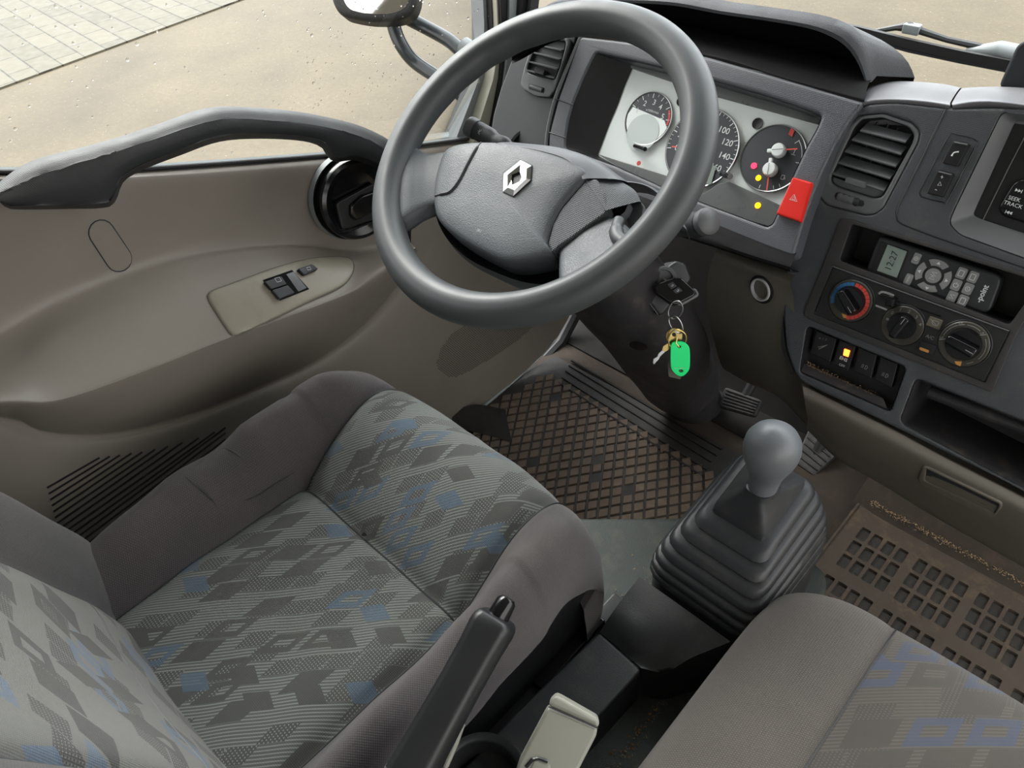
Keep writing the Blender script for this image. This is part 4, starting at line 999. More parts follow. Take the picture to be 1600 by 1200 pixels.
for a0 in (0, 90, 180, 270):
    o1 = ellipse_arc(kc, .0196, NH, a0-37, a0+37, 14); i1 = ellipse_arc(kc, .0118, NH, a0-33, a0+33, 14)[::-1]
    k_ = obj('arrow_key', plate(rp(o1+i1, .0008, 2), NH, .002, .0007), M['buttons'], rem)
    g = UX*math.cos(math.radians(a0))+DH*math.sin(math.radians(a0)); h_ = np.cross(NH, g); q = kc+g*.0155
    obj('arrow', flat([q+g*.0022, q+h_*.0022-g*.0012, q-h_*.0022-g*.0012], NH, .0004), M['white_print'], k_)
obj('maker_lettering', text('-point', Q(1535, 459, .0006), .0085, NH, xd=DH, bold=.0002), M['white_print'], rem)

# ------------------------------------------------------------------ radio
rad = thing('radio', 'black car radio set deep in the right part of the dash', 'radio', P(1650, 300, PH(-.02)))
obj('radio_surround', grid([q_(radio_h, 0, .006), [a for a in rp(PP([(1586, 190), (1660, 190), (1900, 240), (1850, 450), (1680, 390), (1532, 342), (1520, 336), (1526, 322)], PH(-.016)), .004)]], True) if len(q_(radio_h, 0, .006)) == len(rp(PP([(1586, 190), (1660, 190), (1900, 240), (1850, 450), (1680, 390), (1532, 342), (1520, 336), (1526, 322)], PH(-.016)), .004)) else flat(q_(radio_h), NH), M['ventgrey'], rad)
RQ = lambda x, y, o=0: P(x, y, PH(-.018+o))
obj('radio_face', plate([RQ(1584, 186), RQ(1900, 240), RQ(1850, 460), RQ(1680, 392), RQ(1518, 338)], NH, .02, .001), M['black'], rad)
obj('face_ridge', tube([RQ(1603, 210, .001), RQ(1577, 260, .001), RQ(1536, 343, .001)], .0007, 6), M['midgrey'], rad)
sk_ = [(1582, 286), (1596, 279), (1640, 290), (1640, 330), (1610, 352), (1566, 338), (1558, 326)]
rk = obj('seek_track_switch', plate(rp([RQ(x, y, .006) for x, y in sk_], .005), NH, .009, .003, seg=3), M['gloss'], rad)
tn = .0063
m_ = MB(); m_.add(text('SEEK', RQ(1585, 311, tn), .0058, NH)); m_.add(text('TRACK', RQ(1583, 320, tn), .0058, NH))
for cx, cy, sg in ((1592, 298, 1), (1576, 332, -1)):
    c = RQ(cx, cy, tn)
    for k in (-1, 0): q = c+UX*sg*(.003*k+.001); m_.add(flat([q-UX*sg*.0015+DH*.0018, q-UX*sg*.0015-DH*.0018, q+UX*sg*.0015], NH))
    m_.add(band([c+UX*sg*.003+DH*.0018, c+UX*sg*.003-DH*.0018], .0007, NH))
m_.build('switch_lettering', M['white_print'], rk)
obj('radio_knob', lathe([(.022, 0), (.021, .010), (.018, .012), (0, .012)], RQ(1652, 243), NH, 40), M['gloss'], rad)
obj('knob_ring', lathe([(.0235, 0), (.0232, .002), (.0222, .002)], RQ(1652, 243), NH, 40), M['midgrey'], rad)

# ------------------------------------------------------------------ instrument cluster
clu = thing('instrument_cluster', 'silver faced instrument cluster with three black gauges behind the steering wheel', 'instrument cluster', C0)
big = [(880, 60), (1020, 85), (1330, 178), (1300, 240), (1240, 390), (1190, 372), (1030, 315), (870, 250)]
obj('silver_panel', plate(PP(big, PC(-.001)), NC, .006, .0005), M['clusterwhite'], clu, smooth=5)
# grey lower lens band with its own tilt
obj('lower_lens', plate(PP([(932, 240), (980, 255), (1040, 274), (1064, 292), (1100, 302), (1122, 287), (1140, 284), (1180, 302), (1222, 322), (1208, 356), (1120, 330), (1000, 280)], PC(.0065)), NC, .004, .001), M['lensgrey'], clu)
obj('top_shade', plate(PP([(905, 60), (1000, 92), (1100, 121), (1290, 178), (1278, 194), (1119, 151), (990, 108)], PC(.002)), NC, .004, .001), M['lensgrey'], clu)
def gauge(name, c, r, edge=True):
    g = obj(name, lathe([(0, .0025), (r-.001, .0025), (r, .0018), (r, -.001)], c, NC, 72), M['dialface'], clu)
    if edge: obj('gauge_ring', lathe([(r-.0006, .003), (r+.0004, .0034), (r+.0012, .002), (r+.0012, -.001)], c, NC, 72), M['steel'], g)
    return g
x0 = A(C0)
sc = P(1097, 232, PC(.004)); sr = .0532
sp2 = gauge('speedometer', sc, sr); sf = sc+NC*.0027
XD = frame(NC)[0]; YD = frame(NC)[1]
def pol(c, r, a): return c+(XD*math.cos(math.radians(a))+YD*math.sin(math.radians(a)))*r
m_ = MB(); SA = 195; SB = -30     # angle of 0 and of 160
for k in range(0, 33):
    a = SA+(SB-SA)*k/32; m_.add(band([pol(sf, sr*.97, a), pol(sf, sr*(.86 if k % 4 == 0 else .91), a)], .0012 if k % 4 == 0 else .0007, NC))
for k in range(9): m_.add(text(str(k*20), pol(sf, sr*.69, SA+(SB-SA)*k/8), .0115, NC, bold=.0001))
m_.add(band(circ(sf, sr*.985, NC, 72), .0006, NC, closed=True))
m_.build('speed_scale', M['white_print'], sp2)
a = SA; obj('speed_needle', band([sf+NC*.006, pol(sf+NC*.006, sr*.78, a)], .0016, NC), M['needle'], sp2)
obj('needle_cap', lathe([(0, .010), (.007, .009), (.009, 0)], sf, NC, 32), M['midgrey'], sp2)
obj('amber_display', flat(PP([(1072, 245), (1079, 240), (1080, 262), (1066, 271), (1062, 262)], PC(.008)), NC), M['yellow_print'], sp2)
obj('odometer_display', flat(PP([(1113, 258), (1119, 260), (1111, 288), (1103, 287)], PC(.008)), NC), M['lcd'], sp2)
tcn = P(1014, 186, PC(.001)); tr2 = .0370
tk = gauge('tachometer', tcn, tr2); tf = tcn+NC*.0027
m_ = MB()
for k in range(13): a = 160-k*15; m_.add(band([pol(tf, tr2*.95, a), pol(tf, tr2*(.78 if k % 2 == 0 else .85), a)], .0012 if k % 2 == 0 else .0006, NC)) if k < 12 else None
for s_, a in (('1', 165), ('2', 128), ('3', 90), ('4', 57), ('5', 20)): m_.add(text(s_, pol(tf, tr2*.62, a), .0105, NC, bold=.0001))
m_.add(text('x1000r/min', pol(tf, tr2*.30, 78), .0048, NC)); m_.build('rev_scale', M['white_print'], tk)
obj('red_zone', band(ellipse_arc(tf, tr2*.90, NC, -2, 34, 10), .003, NC), M['red_print'], tk)
# pale message screen over the lower half of the tachometer
ms = obj('message_screen', plate(PP([(989, 167), (1038, 188)], PC(.0037))+[pol(tcn+NC*.0027, tr2*.955, a) for a in range(-8, -181, -12)], NC, .0008, .0001), M['clusterwhite'], clu, smooth=5)
obj('screen_disc', flat(circ(P(1004, 207, PC(.0040)), .026, NC, 48), NC, .0003), M['screen_grey'], clu)
rc_ = P(1208, 248, PC(.001)); rg_ = .0425
gg = gauge('fuel_and_temperature_gauge', rc_, rg_); gf = rc_+NC*.0027
m_ = MB(); m_.add(band(ellipse_arc(gf, rg_*.88, NC, 8, 52, 12), .001, NC)); m_.add(band([pol(gf, rg_*.9, 6), pol(gf, rg_*.74, 6)], .001, NC)); m_.add(band([pol(gf, rg_*.9, 52), pol(gf, rg_*.74, 52)], .001, NC))
for a in (-50, -62, -75, -90): m_.add(band([pol(gf, rg_*.95, a), pol(gf, rg_*.84, a)], .0009, NC))
fp = P(1223, 277, PC(.0042)); m_.add(band(rp([fp+UX*a*.002+DC*b*.0026 for a, b in ((-1, -1), (1, -1), (1, 1), (-1, 1))], .0003), .0006, NC, closed=True)); m_.add(band([fp+UX*.002, fp+UX*.0035, fp+UX*.0035-DC*.002], .0005, NC))
tp = P(1241, 238, PC(.0042)); m_.add(band([tp+DC*.003, tp-DC*.002], .0007, NC)); m_.add(band([tp-UX*.003-DC*.003, tp+UX*.003-DC*.003], .0006, NC))
m_.build('gauge_scale', M['white_print'], gg)
obj('hot_mark', flat(PP([(1236, 200), (1242, 204), (1238, 214), (1232, 210)], PC(.0040)), NC, .0006), M['red_print'], gg)
for cx, cy, ex, ey in ((1218.5, 236.5, 1246, 232.5), (1205, 266, 1198, 298)):
    c = P(cx, cy, PC(.004)); e = P(ex, ey, PC(.010)); cp_ = obj('needle_hub', lathe([(.0090, 0), (.0088, .008), (.0075, .010), (0, .0105)], c, NC, 32), M['clusterwhite'], gg)
    g = nz(e-c-NC*((e-c)@NC)); obj('gauge_needle', [band([c+NC*.0065, e], .0017, NC)], M['needle'], gg)
    obj('hub_slot', band([c-g*.007+NC*.0108, c+g*.0075+NC*.0108], .0007, NC), M['charcoal'], cp_)
    obj('hub_tail', box(c-g*.010+NC*.006, (.004, .0022, .003), np.array([g, np.cross(NC, g), NC]), bev=.001), M['clusterwhite'], cp_)
for nm, (x, y), mt, r in (('brake_warning_lamp', (1178, 259), 'lamp_red', .0038), ('engine_warning_lamp', (1185, 278), 'lamp_amber', .0034)):
    obj(nm, [lathe([(0, .0006), (r, .0006), (r+.0002, 0)], P(x, y, PC(.0040)), NC, 20)], M[mt], gg)
obj('warning_symbol', band(circ(P(1178, 259, PC(.0048)), .0022, NC, 16), .0006, NC, closed=True), M['charcoal'], gg)
obj('immobiliser_lamp', lathe([(0, .0006), (.0036, .0006), (.0038, 0)], P(1184, 321, PC(.0072)), NC, 20), M['lamp_amber'], clu)
obj('seat_belt_lamp', lathe([(0, .0006), (.0030, .0006), (.0034, 0)], P(998, 255, PC(.0065)), NC, 20), M['red_print'], clu)
for nm, (x, y), r in (('panel_screw_hole', (1064, 158.5), .0062), ('panel_screw_hole', (1183.5, 193), .0068), ):
    obj(nm, lathe([(r, .0008), (r*.8, -.0), (0, -.0002)], P(x, y, PC(0)), NC, 24), M['black'], clu)
    obj('hole_rim', lathe([(r, .0008), (r*1.08, .0006), (r*1.1, -.001)], P(x, y, PC(0)), NC, 24), M['lensgrey'], clu)
obj('reset_stalk', tube([P(992, 228, PC(.006)), P(1008, 233, PC(.02))], .0032, 10), M['gloss'], clu)
obj('reset_stalk', tube([P(1128, 271, PC(.004)), P(1141, 276, PC(.022))], .0040, 10), M['gloss'], clu)

# ------------------------------------------------------------------ box standing on the dash at the right
bx_ = [(1560, 137), (1570, 112), (1587, 72), (1600, 63), (1640, 66), (1760, 90), (1790, 170), (1640, 150)]
o = obj('document_holder', plate(rp(PP(bx_, PY(.45)), .008), nz(A(0, -1, .15)), .030, .004, seg=3), M['charcoal']); tag(o, 'dark grey rounded plastic holder standing on the right top of the dash', 'holder')
# ------------------------------------------------------------------ steering wheel
whl = thing('steering_wheel', 'dark grey four-lobed steering wheel with diamond emblem on its pad', 'steering wheel', W0-NW*.05)
XW, YW, _ = frame(NW)
def wpt(u, v, h=0): return W0+XW*u+YW*v+NW*h
RM, RT = .1828, .0185
path = []; secr = []
n_ = 120
V = MB(); rows = []
for i in range(n_):
    a = 2*math.pi*i/n_; rad_ = XW*math.cos(a)+YW*math.sin(a)
    grip = 1+.0*math.sin(a*9)
    # finger bumps on the inner side of the upper left
    rows.append([])
    for j in range(28):
        b = 2*math.pi*j/28; rr_ = RT*(1.0 if math.cos(b) > 0 else 1.06)
        dd = math.degrees(a) % 360
        w = max(0, 1-abs(dd-142)/38.0)*max(0, -math.cos(b)); rr_ *= 1+.05*w*math.sin(math.radians(dd)*24)
        rows[-1].append(W0+rad_*(RM+rr_*math.cos(b)*.98)+NW*(rr_*math.sin(b)))
v, f = grid(rows, True, True); obj('rim', (v, f), M['wheel'], whl, smooth=180)
# spokes: lofted from the rim into the hub (points given as photo positions on the planes of the spoke faces)
def spoke(name, o_up, i_up, o_lo, i_lo, ho, hi, mat='pad'):
    nn = 14; ru = []; 
    top_ = [P(*o_up, PW(ho)), P(*[(a+b)/2 for a, b in zip(o_up, i_up)], PW((ho+hi)/2-.003)), P(*i_up, PW(hi))]
    low_ = [P(*o_lo, PW(ho)), P(*[(a+b)/2 for a, b in zip(o_lo, i_lo)], PW((ho+hi)/2-.003)), P(*i_lo, PW(hi))]
    T_ = crm(top_, nn); L_ = crm(low_, nn); rows = []
    for a, b in zip(T_, L_):
        m1 = a*.75+b*.25+NW*.004; m2 = a*.5+b*.5+NW*.005; m3 = a*.25+b*.75+NW*.004
        rows.append([a-NW*.022, a-NW*.006, a, m1, m2, m3, b, b-NW*.006, b-NW*.022, (a+b)/2-NW*.027])
    rr = [arcres(r, 40, True) for r in rows]
    return obj(name, grid(rr, True), M[mat], whl, smooth=60)
def P2(x, y, h): return P(x, y, PW(h))
def spk(name, stations, mat='pad'):
    "stations: (upper photo point, lower photo point, height)"
    T_ = crm([P2(*s[0], s[2]) for s in stations], 22); L_ = crm([P2(*s[1], s[2]) for s in stations], 22); rows = []
    for a, b in zip(T_, L_):
        rows.append([a-NW*.020, a-NW*.005, a+nz(b-a)*.003, a*.75+b*.25+NW*.002, a*.5+b*.5+NW*.003, a*.25+b*.75+NW*.002, b-nz(b-a)*.003, b-NW*.005, b-NW*.020, (a+b)/2-NW*.026])
    return obj(name, grid([arcres(r, 44, True) for r in rows], True), M[mat], whl, smooth=60)
spk('spoke', [((622, 205), (612, 352), .002), ((640, 222), (632, 342), .001), ((655, 233), (652, 330), -.004), ((672, 238), (672, 322), -.009), ((700, 236), (700, 318), -.013), ((740, 250), (740, 322), -.016)])
spk('spoke', [((1030, 372), (872, 480), .002), ((1008, 372), (873, 452), .000), ((985, 366), (872, 422), -.006), ((970, 345), (872, 398), -.012), ((940, 330), (866, 380), -.016)])
# hub back shell (dark) and pad
hb = [(692, 262), (735, 246), (820, 246), (900, 258), (968, 296), (992, 330), (975, 352), (940, 385), (900, 430), (886, 452), (840, 455), (790, 440), (735, 412), (700, 375), (684, 330), (680, 290)]
hq = arcres(PP(hb, PW(-.040)), 70, True)
cc = np.mean(hq, axis=0)
obj('hub_shell', grid([[p+NW*.014+(cc-p)*.02 for p in hq], hq, [cc+(p-cc)*.92-NW*.03 for p in hq], [cc+(p-cc)*.6-NW*.045 for p in hq], [cc-NW*.045 for p in hq]], True), M['pad'], whl, smooth=60)
pad_ = [(700, 229), (737, 221), (790, 222), (845, 233), (890, 248), (917, 266), (914, 280), (896, 300), (875, 326), (862, 352), (855, 380), (862, 396), (830, 406), (795, 409), (768, 400), (722, 375), (690, 350), (678, 328), (677, 290), (686, 250)]
pq = arcres(PP(pad_, PW(-.006)), 110, True); pc_ = np.mean(pq, axis=0)
rings = [[p-NW*.030 for p in pq], [p-NW*.006 for p in pq], [p-NW*.0018+(pc_-p)*.012 for p in pq]]
for t, h in ((.04, .0005), (.10, .002), (.2, .0035), (.3, .0045), (.4, .005), (.5, .0055), (.6, .0058), (.7, .006), (.8, .006), (.9, .006)): rings.append([p+(pc_-p)*t+NW*h for p in pq])
rings.append([pc_+NW*.006+(p-pc_)*.001 for p in pq])
pd = obj('airbag_pad', grid(rings, True), M['pad'], whl, smooth=180)
T_P = bvh(pd)
# textured corner wings
def wing(name, pts, h, mat, hs=None, th=.022):
    q = [P2(x, y, hh) for (x, y), hh in zip(pts, hs or [h]*len(pts))]; c, nn = fitn(q)
    return obj(name, plate(rp([p-nn*((p-c)@nn) for p in q], .003), nn, th, .003, seg=3), M[mat], whl, smooth=60)
wing('pad_wing', [(862, 396), (855, 382), (863, 350), (877, 325), (898, 300), (916, 280), (932, 278), (945, 300), (950, 322), (946, 334), (920, 352), (893, 372), (875, 384)], 0, 'pad_rib', hs=[-.008]*13)
# far side shoulder of the hub, sloping down to the column
sh = [[P2(x, y, -.009) for x, y in ((770, 226), (840, 238), (884, 254), (908, 284))],
      [P2(x, y, -.0055) for x, y in ((778, 223), (845, 234), (891, 250), (916, 279))],
      [P2(x, y, -.020) for x, y in ((795, 222), (868, 230), (922, 248), (962, 280))],
      [P2(x, y, -.042) for x, y in ((800, 223), (880, 234), (938, 256), (984, 287))],
      [P2(x, y, -.060) for x, y in ((800, 232), (880, 246), (936, 268), (980, 300))]]
obj('hub_shoulder', loft(sh, 30, 22), M['pad_tex'], whl, smooth=60)
wt = [[P2(x, y, -.0085) for x, y in ((914, 282), (930, 304), (946, 329))], [P2(x, y, -.0078) for x, y in ((917, 281), (933, 303), (949, 328))],
      [P2(x, y, -.016) for x, y in ((940, 280), (962, 300), (974, 321))], [P2(x, y, -.030) for x, y in ((966, 281), (990, 297), (1000, 315))], [P2(x, y, -.045) for x, y in ((968, 286), (992, 303), (1001, 322))]]
obj('pad_wing_top', loft(wt, 20, 20), M['pad_rib'], whl, smooth=60)
q = [P2(x, y, -.036) for x, y in ((940, 330), (975, 320), (1000, 313), (1007, 322), (1003, 338), (990, 350), (983, 346), (970, 334), (958, 333))]
obj('hub_underside', plate(rp(q, .002), NW, .02, .002), M['pad_tex'], whl)
lf = [(697, 233), (737, 221), (744, 223), (733, 242), (716, 275), (703, 296), (679, 305), (677, 290), (685, 252)]
q = on(T_P, [(699, 236), (737, 226), (740, 227), (729, 246), (714, 275), (702, 293), (683, 300), (681, 288), (690, 254)], .0006)
gv = on(T_P, [(752, 223), (742, 236), (730, 258), (717, 283), (704, 299), (692, 303), (680, 306)], .0002)
if len(gv) > 3: obj('pad_groove', tube(arcres(gv, 40), [.0012]*4+[.0020]*32+[.0012]*4, 8), M['charcoal'], pd)
# diamond emblem
E0 = hit(T_P, 807, 279)
en = NW
def ep(x, y, o=0): return P(x, y, (E0[0]+en*o, en))
eo = [(787, 271), (813, 250), (830, 259), (829, 281), (802, 306), (786, 299)]
eb = obj('emblem_base', plate(rp([ep(x, y, .001) for x, y in [(785, 269), (813, 248), (831, 257), (830, 282), (802, 308), (785, 300)]], .001), en, .003, .0006), M['charcoal'], pd)
ei = [(803, 274), (815, 269), (811, 281), (800, 285)]
cx_ = np.mean([ep(x, y, .0035) for x, y in eo], axis=0)
inn = [ep(x, y, .0032) for x, y in ((800, 273), (812, 268), (815, 277), (811, 285), (801, 289), (799, 281))]
O6 = [ep(x, y, .0015) for x, y in eo]; M6 = [ep(x, y, .0045) for x, y in ((793, 273), (813, 257), (823, 263), (822, 279), (803, 297), (793, 293))]
obj('emblem', grid([O6, M6, inn], True), M['chrome'], pd, smooth=5)
obj('pad_mark', text('SRS', hit(T_P, 749, 361)[0]+NW*.0003, .0045, NW, xd=nz(XW+YW*.1)), M['grey_print'], pd)
# lower finger recess on the right spoke
obj('spoke_bead', tube(arcres([P2(967, 345, -.010), P2(963, 358, -.004), P2(965, 371, .001), P2(975, 380, .004)], 16), [.006]*6+[.0072]*10, 12), M['wheel'], whl)

# ------------------------------------------------------------------ steering column
clm2 = thing('steering_column', 'black steering column shroud running down to the floor with ignition lock', 'steering column', A(0, .35, .05))
def colax(t): return W0-NW*t
UP = DW
rows = []
for t, hx, hy, oy, ox in ((.052, .030, .030, 0, 0), (.058, .056, .046, 0, 0), (.10, .066, .050, .0, 0), (.20, .074, .056, -.004, 0), (.30, .080, .060, -.008, .008), (.34, .082, .062, -.01, .014), (.42, .083, .060, -.01, .018), (.50, .080, .062, -.008, .012), (.58, .077, .064, -.004, -.002), (.68, .073, .064, .0, -.016), (.745, .071, .064, .0, -.022)):
    c = colax(t)+DW*oy+UX*ox; q = []
    for k in range(48):
        a = 2*math.pi*k/48; cx, sy = math.cos(a), math.sin(a); e = .72
        q.append(c+UX*hx*np.sign(cx)*abs(cx)**e+DW*hy*np.sign(sy)*abs(sy)**e)
    rows.append(q)
cols = [crm([r[j] for r in rows], 60) for j in range(48)]
cw = [[P(x, y, PW(-.075)) for x, y in ((940, 285), (1000, 290), (1030, 315), (1050, 345))], [P(x, y, PW(-.070)) for x, y in ((950, 282), (1005, 288), (1040, 312), (1062, 350))], [P(x, y, PW(-.10)) for x, y in ((960, 282), (1012, 290), (1052, 318), (1075, 362))], [P(x, y, PW(-.14)) for x, y in ((970, 300), (1020, 305), (1060, 335), (1080, 385))]]
obj('upper_cowl', loft(cw, 20, 16), M['pad_tex'], clm2, smooth=60)
sh_ = obj('shroud', grid([[cols[j][i] for j in range(48)] for i in range(60)], True), M['blackdust'], clm2, smooth=60)
rows = []
for t, s_ in ((.73, 1.02), (.745, 1.05), (.76, 1.0), (.80, .90), (.86, .84), (.90, .80)):
    c = colax(t)-UX*.020; rows.append([c+UX*.069*s_*math.cos(2*math.pi*k/40)+nz(DW+A(0, 0, 0))*.062*s_*math.sin(2*math.pi*k/40) for k in range(40)])
rows.append([A(p[0]*1.02, p[1]+.0, max(p[2]-.04, .004)) for p in rows[-1]])
obj('lower_boot', grid(rows, True), M['blackdust'], clm2, smooth=60)
T_C = bvh(sh_)
h = hit(T_C, 997, 541)
if h: obj('screw_recess', lathe([(.0, .0004), (.011, .0006), (.0125, .0001)], h[0], h[1], 28), M['gloss'], clm2)
# ignition lock housing
IC = P(1042, 442, PX(.086)); IN = nz(A(.62, -.52, .59))
ip = lambda x, y, o=0: P(x, y, (IC+IN*o, IN))
hs_ = obj('lock_housing', plate(rp([ip(997, 449, .001), ip(1056, 407, .001), ip(1072, 412, .001), ip(1081, 436, .001), ip(1036, 492, .001), ip(1029, 493, .001)], .004), IN, .05, .004, seg=3), M['charcoal'], clm2)
lk = P(1037, 436, (IC+IN*.004, IN)); LN = nz(A(.45, -.62, .64))
obj('ignition_lock', lathe([(.0165, -.02), (.0168, .004), (.0150, .0065), (.0118, .0065), (.011, .003), (0, .003)], lk, LN, 40), M['midgrey'], hs_)
obj('lock_joint', tube([ip(996, 448, .0018), ip(1028, 492, .0018)], .0010, 6), M['gloss'], hs_)
# stalks
SR = [P(1062, 352, PX(.075)), P(1085, 352, PX(.10)), P(1100, 348, PX(.118)), P(1113, 343, PX(.128))]
obj('wiper_stalk', tube(arcres([A(.03, .08, .60)]+SR[:3], 20), [.010]*8+[.0135]*5+[.016]*7, 18), M['charcoal'], clm2, smooth=60)
ax = nz(SR[3]-SR[1]); obj('stalk_end', lathe([(.0165, -.004), (.0172, .0), (.0165, .006), (.012, .010), (0, .011)], SR[2]+ax*.004, ax, 32), M['midgrey'], clm2)
SLs = [P(800, 238, PX(-.075)), P(776, 222, PX(-.10)), P(757, 210, PX(-.123)), P(735, 198, PX(-.145))]
ls = obj('light_stalk', tube(arcres([A(-.03, .07, .62)]+SLs, 26), [.008]*16+[.0095]*4+[.0115]*6, 18), M['charcoal'], clm2, smooth=60)
ax = nz(SLs[3]-SLs[2]); obj('stalk_end', lathe([(.0122, -.008), (.0128, .0), (.012, .004), (.008, .006), (0, .0065)], SLs[3]-ax*.002, ax, 32), M['midgrey'], clm2)
m_ = MB(); side = nz(CAM-SLs[2]); side = nz(side-ax*(side@ax))
for k in range(8): a = k*math.pi/4; g = ax*math.cos(a)+np.cross(side, ax)*math.sin(a); q = SLs[2]+side*.0112; m_.add(band([q+g*.0016, q+g*.0034], .0006, side))
m_.add(band(circ(SLs[2]+side*.0112, .0011, side, 10), .0005, side, closed=True)); q = SLs[1]*.45+SLs[2]*.55+side*.0106; m_.add(band(ellipse_arc(q, .0018, side, -90, 90, 8), .0005, side, closed=True))
m_.build('light_symbols', M['white_print'], ls)

# ------------------------------------------------------------------ ignition key and what hangs from it
KN = nz(A(.50, -.42, .76)); KC = P(1060, 455, (lk+LN*.014, KN))
kp2 = lambda x, y, o=0: P(x, y, (KC+KN*o, KN))
key_ = thing('ignition_key', 'black remote car key with two lock buttons stuck in the ignition', 'key', KC)
fob = obj('fob', plate(rp([kp2(1022, 449, .004), kp2(1026, 444, .004), kp2(1051, 434, .004), kp2(1066, 434, .004), kp2(1088, 455, .004), kp2(1085, 462, .004), kp2(1058, 476, .004), kp2(1050, 475, .004), kp2(1025, 457, .004)], .0025), KN, .009, .0022, seg=3), M['gloss'], key_)
obj('fob_loop', tube(rp([kp2(1056, 470, 0), kp2(1085, 452, 0), kp2(1090, 461, 0), kp2(1062, 477, 0)], .003), .0022, 8, True), M['midgrey'], key_)
obj('blade', tube([KC, lk+LN*.002], .0025, 8), M['steel'], key_)
for q in ([(1042, 444), (1051, 440), (1058, 447), (1049, 452)], [(1051, 454), (1060, 448), (1067, 454), (1057, 459)]):
    b_ = obj('lock_button', plate(rp([kp2(x, y, .0048) for x, y in q], .001), KN, .002, .0006), M['charcoal'], fob)
    c = np.mean([kp2(x, y, .0050) for x, y in q], axis=0); obj('padlock_symbol', [band(rp([c+UX*a*.0014+frame(KN)[1]*b*.0011 for a, b in ((-1, -1), (1, -1), (1, 1), (-1, 1))], .0002), .0006, KN, closed=True)], M['white_print'], b_)
KD = P(1060, 500, (KC, A(.62, -.40, .1)))    # hanging plane faces the camera side
HN = nz(A(.60, -.70, .38)); HC = P(1058, 478, (KC, KN))
hp_ = lambda x, y, o=0: P(x, y, (HC+HN*o, HN))
def ring(name, pts, r, mat, label, o=0):
    q = arcres([hp_(x, y, o+(.002*math.sin(i))) for i, (x, y) in enumerate(pts)], 40, True)
    return tag(obj(name, tube(q, r, 8, True), M[mat]), label, 'key ring')
ring('key_ring', [(1045, 484), (1052, 472), (1062, 471), (1067, 482), (1062, 493), (1052, 498), (1045, 493)], .0010, 'steel', 'upper steel split ring looped through the car key')
ring('key_ring', [(1046, 497), (1055, 494), (1063, 502), (1067, 515), (1062, 521), (1052, 515), (1046, 505)], .0010, 'steel', 'middle steel ring joining the upper ring to the small keys', .001)
ring('key_ring', [(1044, 530), (1048, 520), (1058, 515), (1069, 520), (1072, 530), (1067, 540), (1056, 544), (1047, 540)], .0012, 'brass', 'brassy split ring holding the green tag and the small keys', .003)
bk_ = thing('small_key', 'round headed brass padlock key hanging behind the green tag', 'key', hp_(1052, 530))
obj('key_head', plate(arcres([hp_(x, y, -.001) for x, y in ((1042, 520), (1050, 513), (1060, 514), (1066, 522), (1064, 534), (1054, 541), (1045, 537), (1041, 528))], 32, True), HN, .0022, .0005, holes=[[hp_(1053+3*math.cos(a), 523+3*math.sin(a), -.001) for a in np.linspace(0, 2*math.pi, 13)[:-1]]]), M['brass'], bk_)
obj('key_shank', plate(rp([hp_(x, y, -.001) for x, y in ((1050, 536), (1058, 536), (1057, 566), (1054, 572), (1051, 566))], .0006), HN, .002, .0004), M['brass'], bk_)
sk2 = thing('small_key', 'thin steel key pointing down left of the green tag', 'key', hp_(1035, 550))
obj('key_head', plate(rp([hp_(x, y, -.006) for x, y in ((1036, 541), (1044, 536), (1048, 544), (1040, 550), (1034, 548))], .0012), HN, .0018, .0004), M['brass'], sk2)
obj('key_shank', plate([hp_(x, y, -.006) for x, y in ((1035, 547), (1040, 549), (1033, 556), (1031, 558), (1030, 561), (1026, 565), (1022, 570), (1020, 567), (1021, 561), (1027, 557), (1029, 552))], HN, .0018, .0004), M['steel'], sk2)
gt = [(1050, 536), (1058, 534), (1068, 535), (1076, 541), (1078, 550), (1078, 572), (1075, 581), (1067, 588), (1059, 587), (1051, 580), (1048, 571), (1048, 543)]
gq = arcres([hp_(x, y, .006) for x, y in gt], 50, True)
def hole_(x, y, r): return [hp_(x+r*1.5*math.cos(a), y+r*math.sin(a), .006) for a in np.linspace(0, 2*math.pi, 13)[:-1]]
gt_ = thing('key_tag', 'bright green plastic key tag hanging from the ignition keys', 'key tag', hp_(1063, 560))
gb_ = obj('tag_body', plate(gq, HN, .0028, .0008, holes=[hole_(1061, 542, 2), hole_(1064, 580, 2.4)]), M['green'], gt_)
obj('tag_line', band([hp_(1054, 575, .0064), hp_(1072, 575, .0064)], .0005, HN), M['white_print'], gb_)
obj('tag_link', tube([hp_(1058, 528, .004), hp_(1056, 536, .006), hp_(1061, 542, .005)], .0009, 6), M['brass'], gt_)
o = obj('key_tag', plate(rp([hp_(x, y, -.010) for x, y in ((1046, 562), (1062, 566), (1066, 586), (1063, 593), (1045, 589), (1043, 570))], .001), HN, .0015, .0004), M['olive']); tag(o, 'dull brown metal tag hanging behind the green tag', 'key tag')
# keys hang from the lock: small link so the set is carried
# ------------------------------------------------------------------ seats
def uvgrid(name, rows, uvs, mat, parent, flip=False):
    me = bpy.data.meshes.new(name); n = len(rows[0]); V = [tuple(p) for r in rows for p in r]; F = []
    for i in range(len(rows)-1):
        for j in range(n-1):
            a = i*n+j; q = (a, a+1, a+n+1, a+n); F.append(q[::-1] if flip else q)
    me.from_pydata(V, [], F); uv = me.uv_layers.new(name='UVMap'); U = [u for r in uvs for u in r]
    for p in me.polygons:
        for li in p.loop_indices: uv.data[li].uv = U[me.loops[li].vertex_index]
    me.materials.append(mat); me.polygons.foreach_set('use_smooth', [True]*len(me.polygons))
    o = bpy.data.objects.new(name, me); COL.objects.link(o); o.parent = parent; o.matrix_parent_inverse = WM[parent.name].inverted(); WM[o.name] = Matrix.Identity(4); return o
def interp(x, xs, ys):
    return float(np.interp(x, xs, ys))
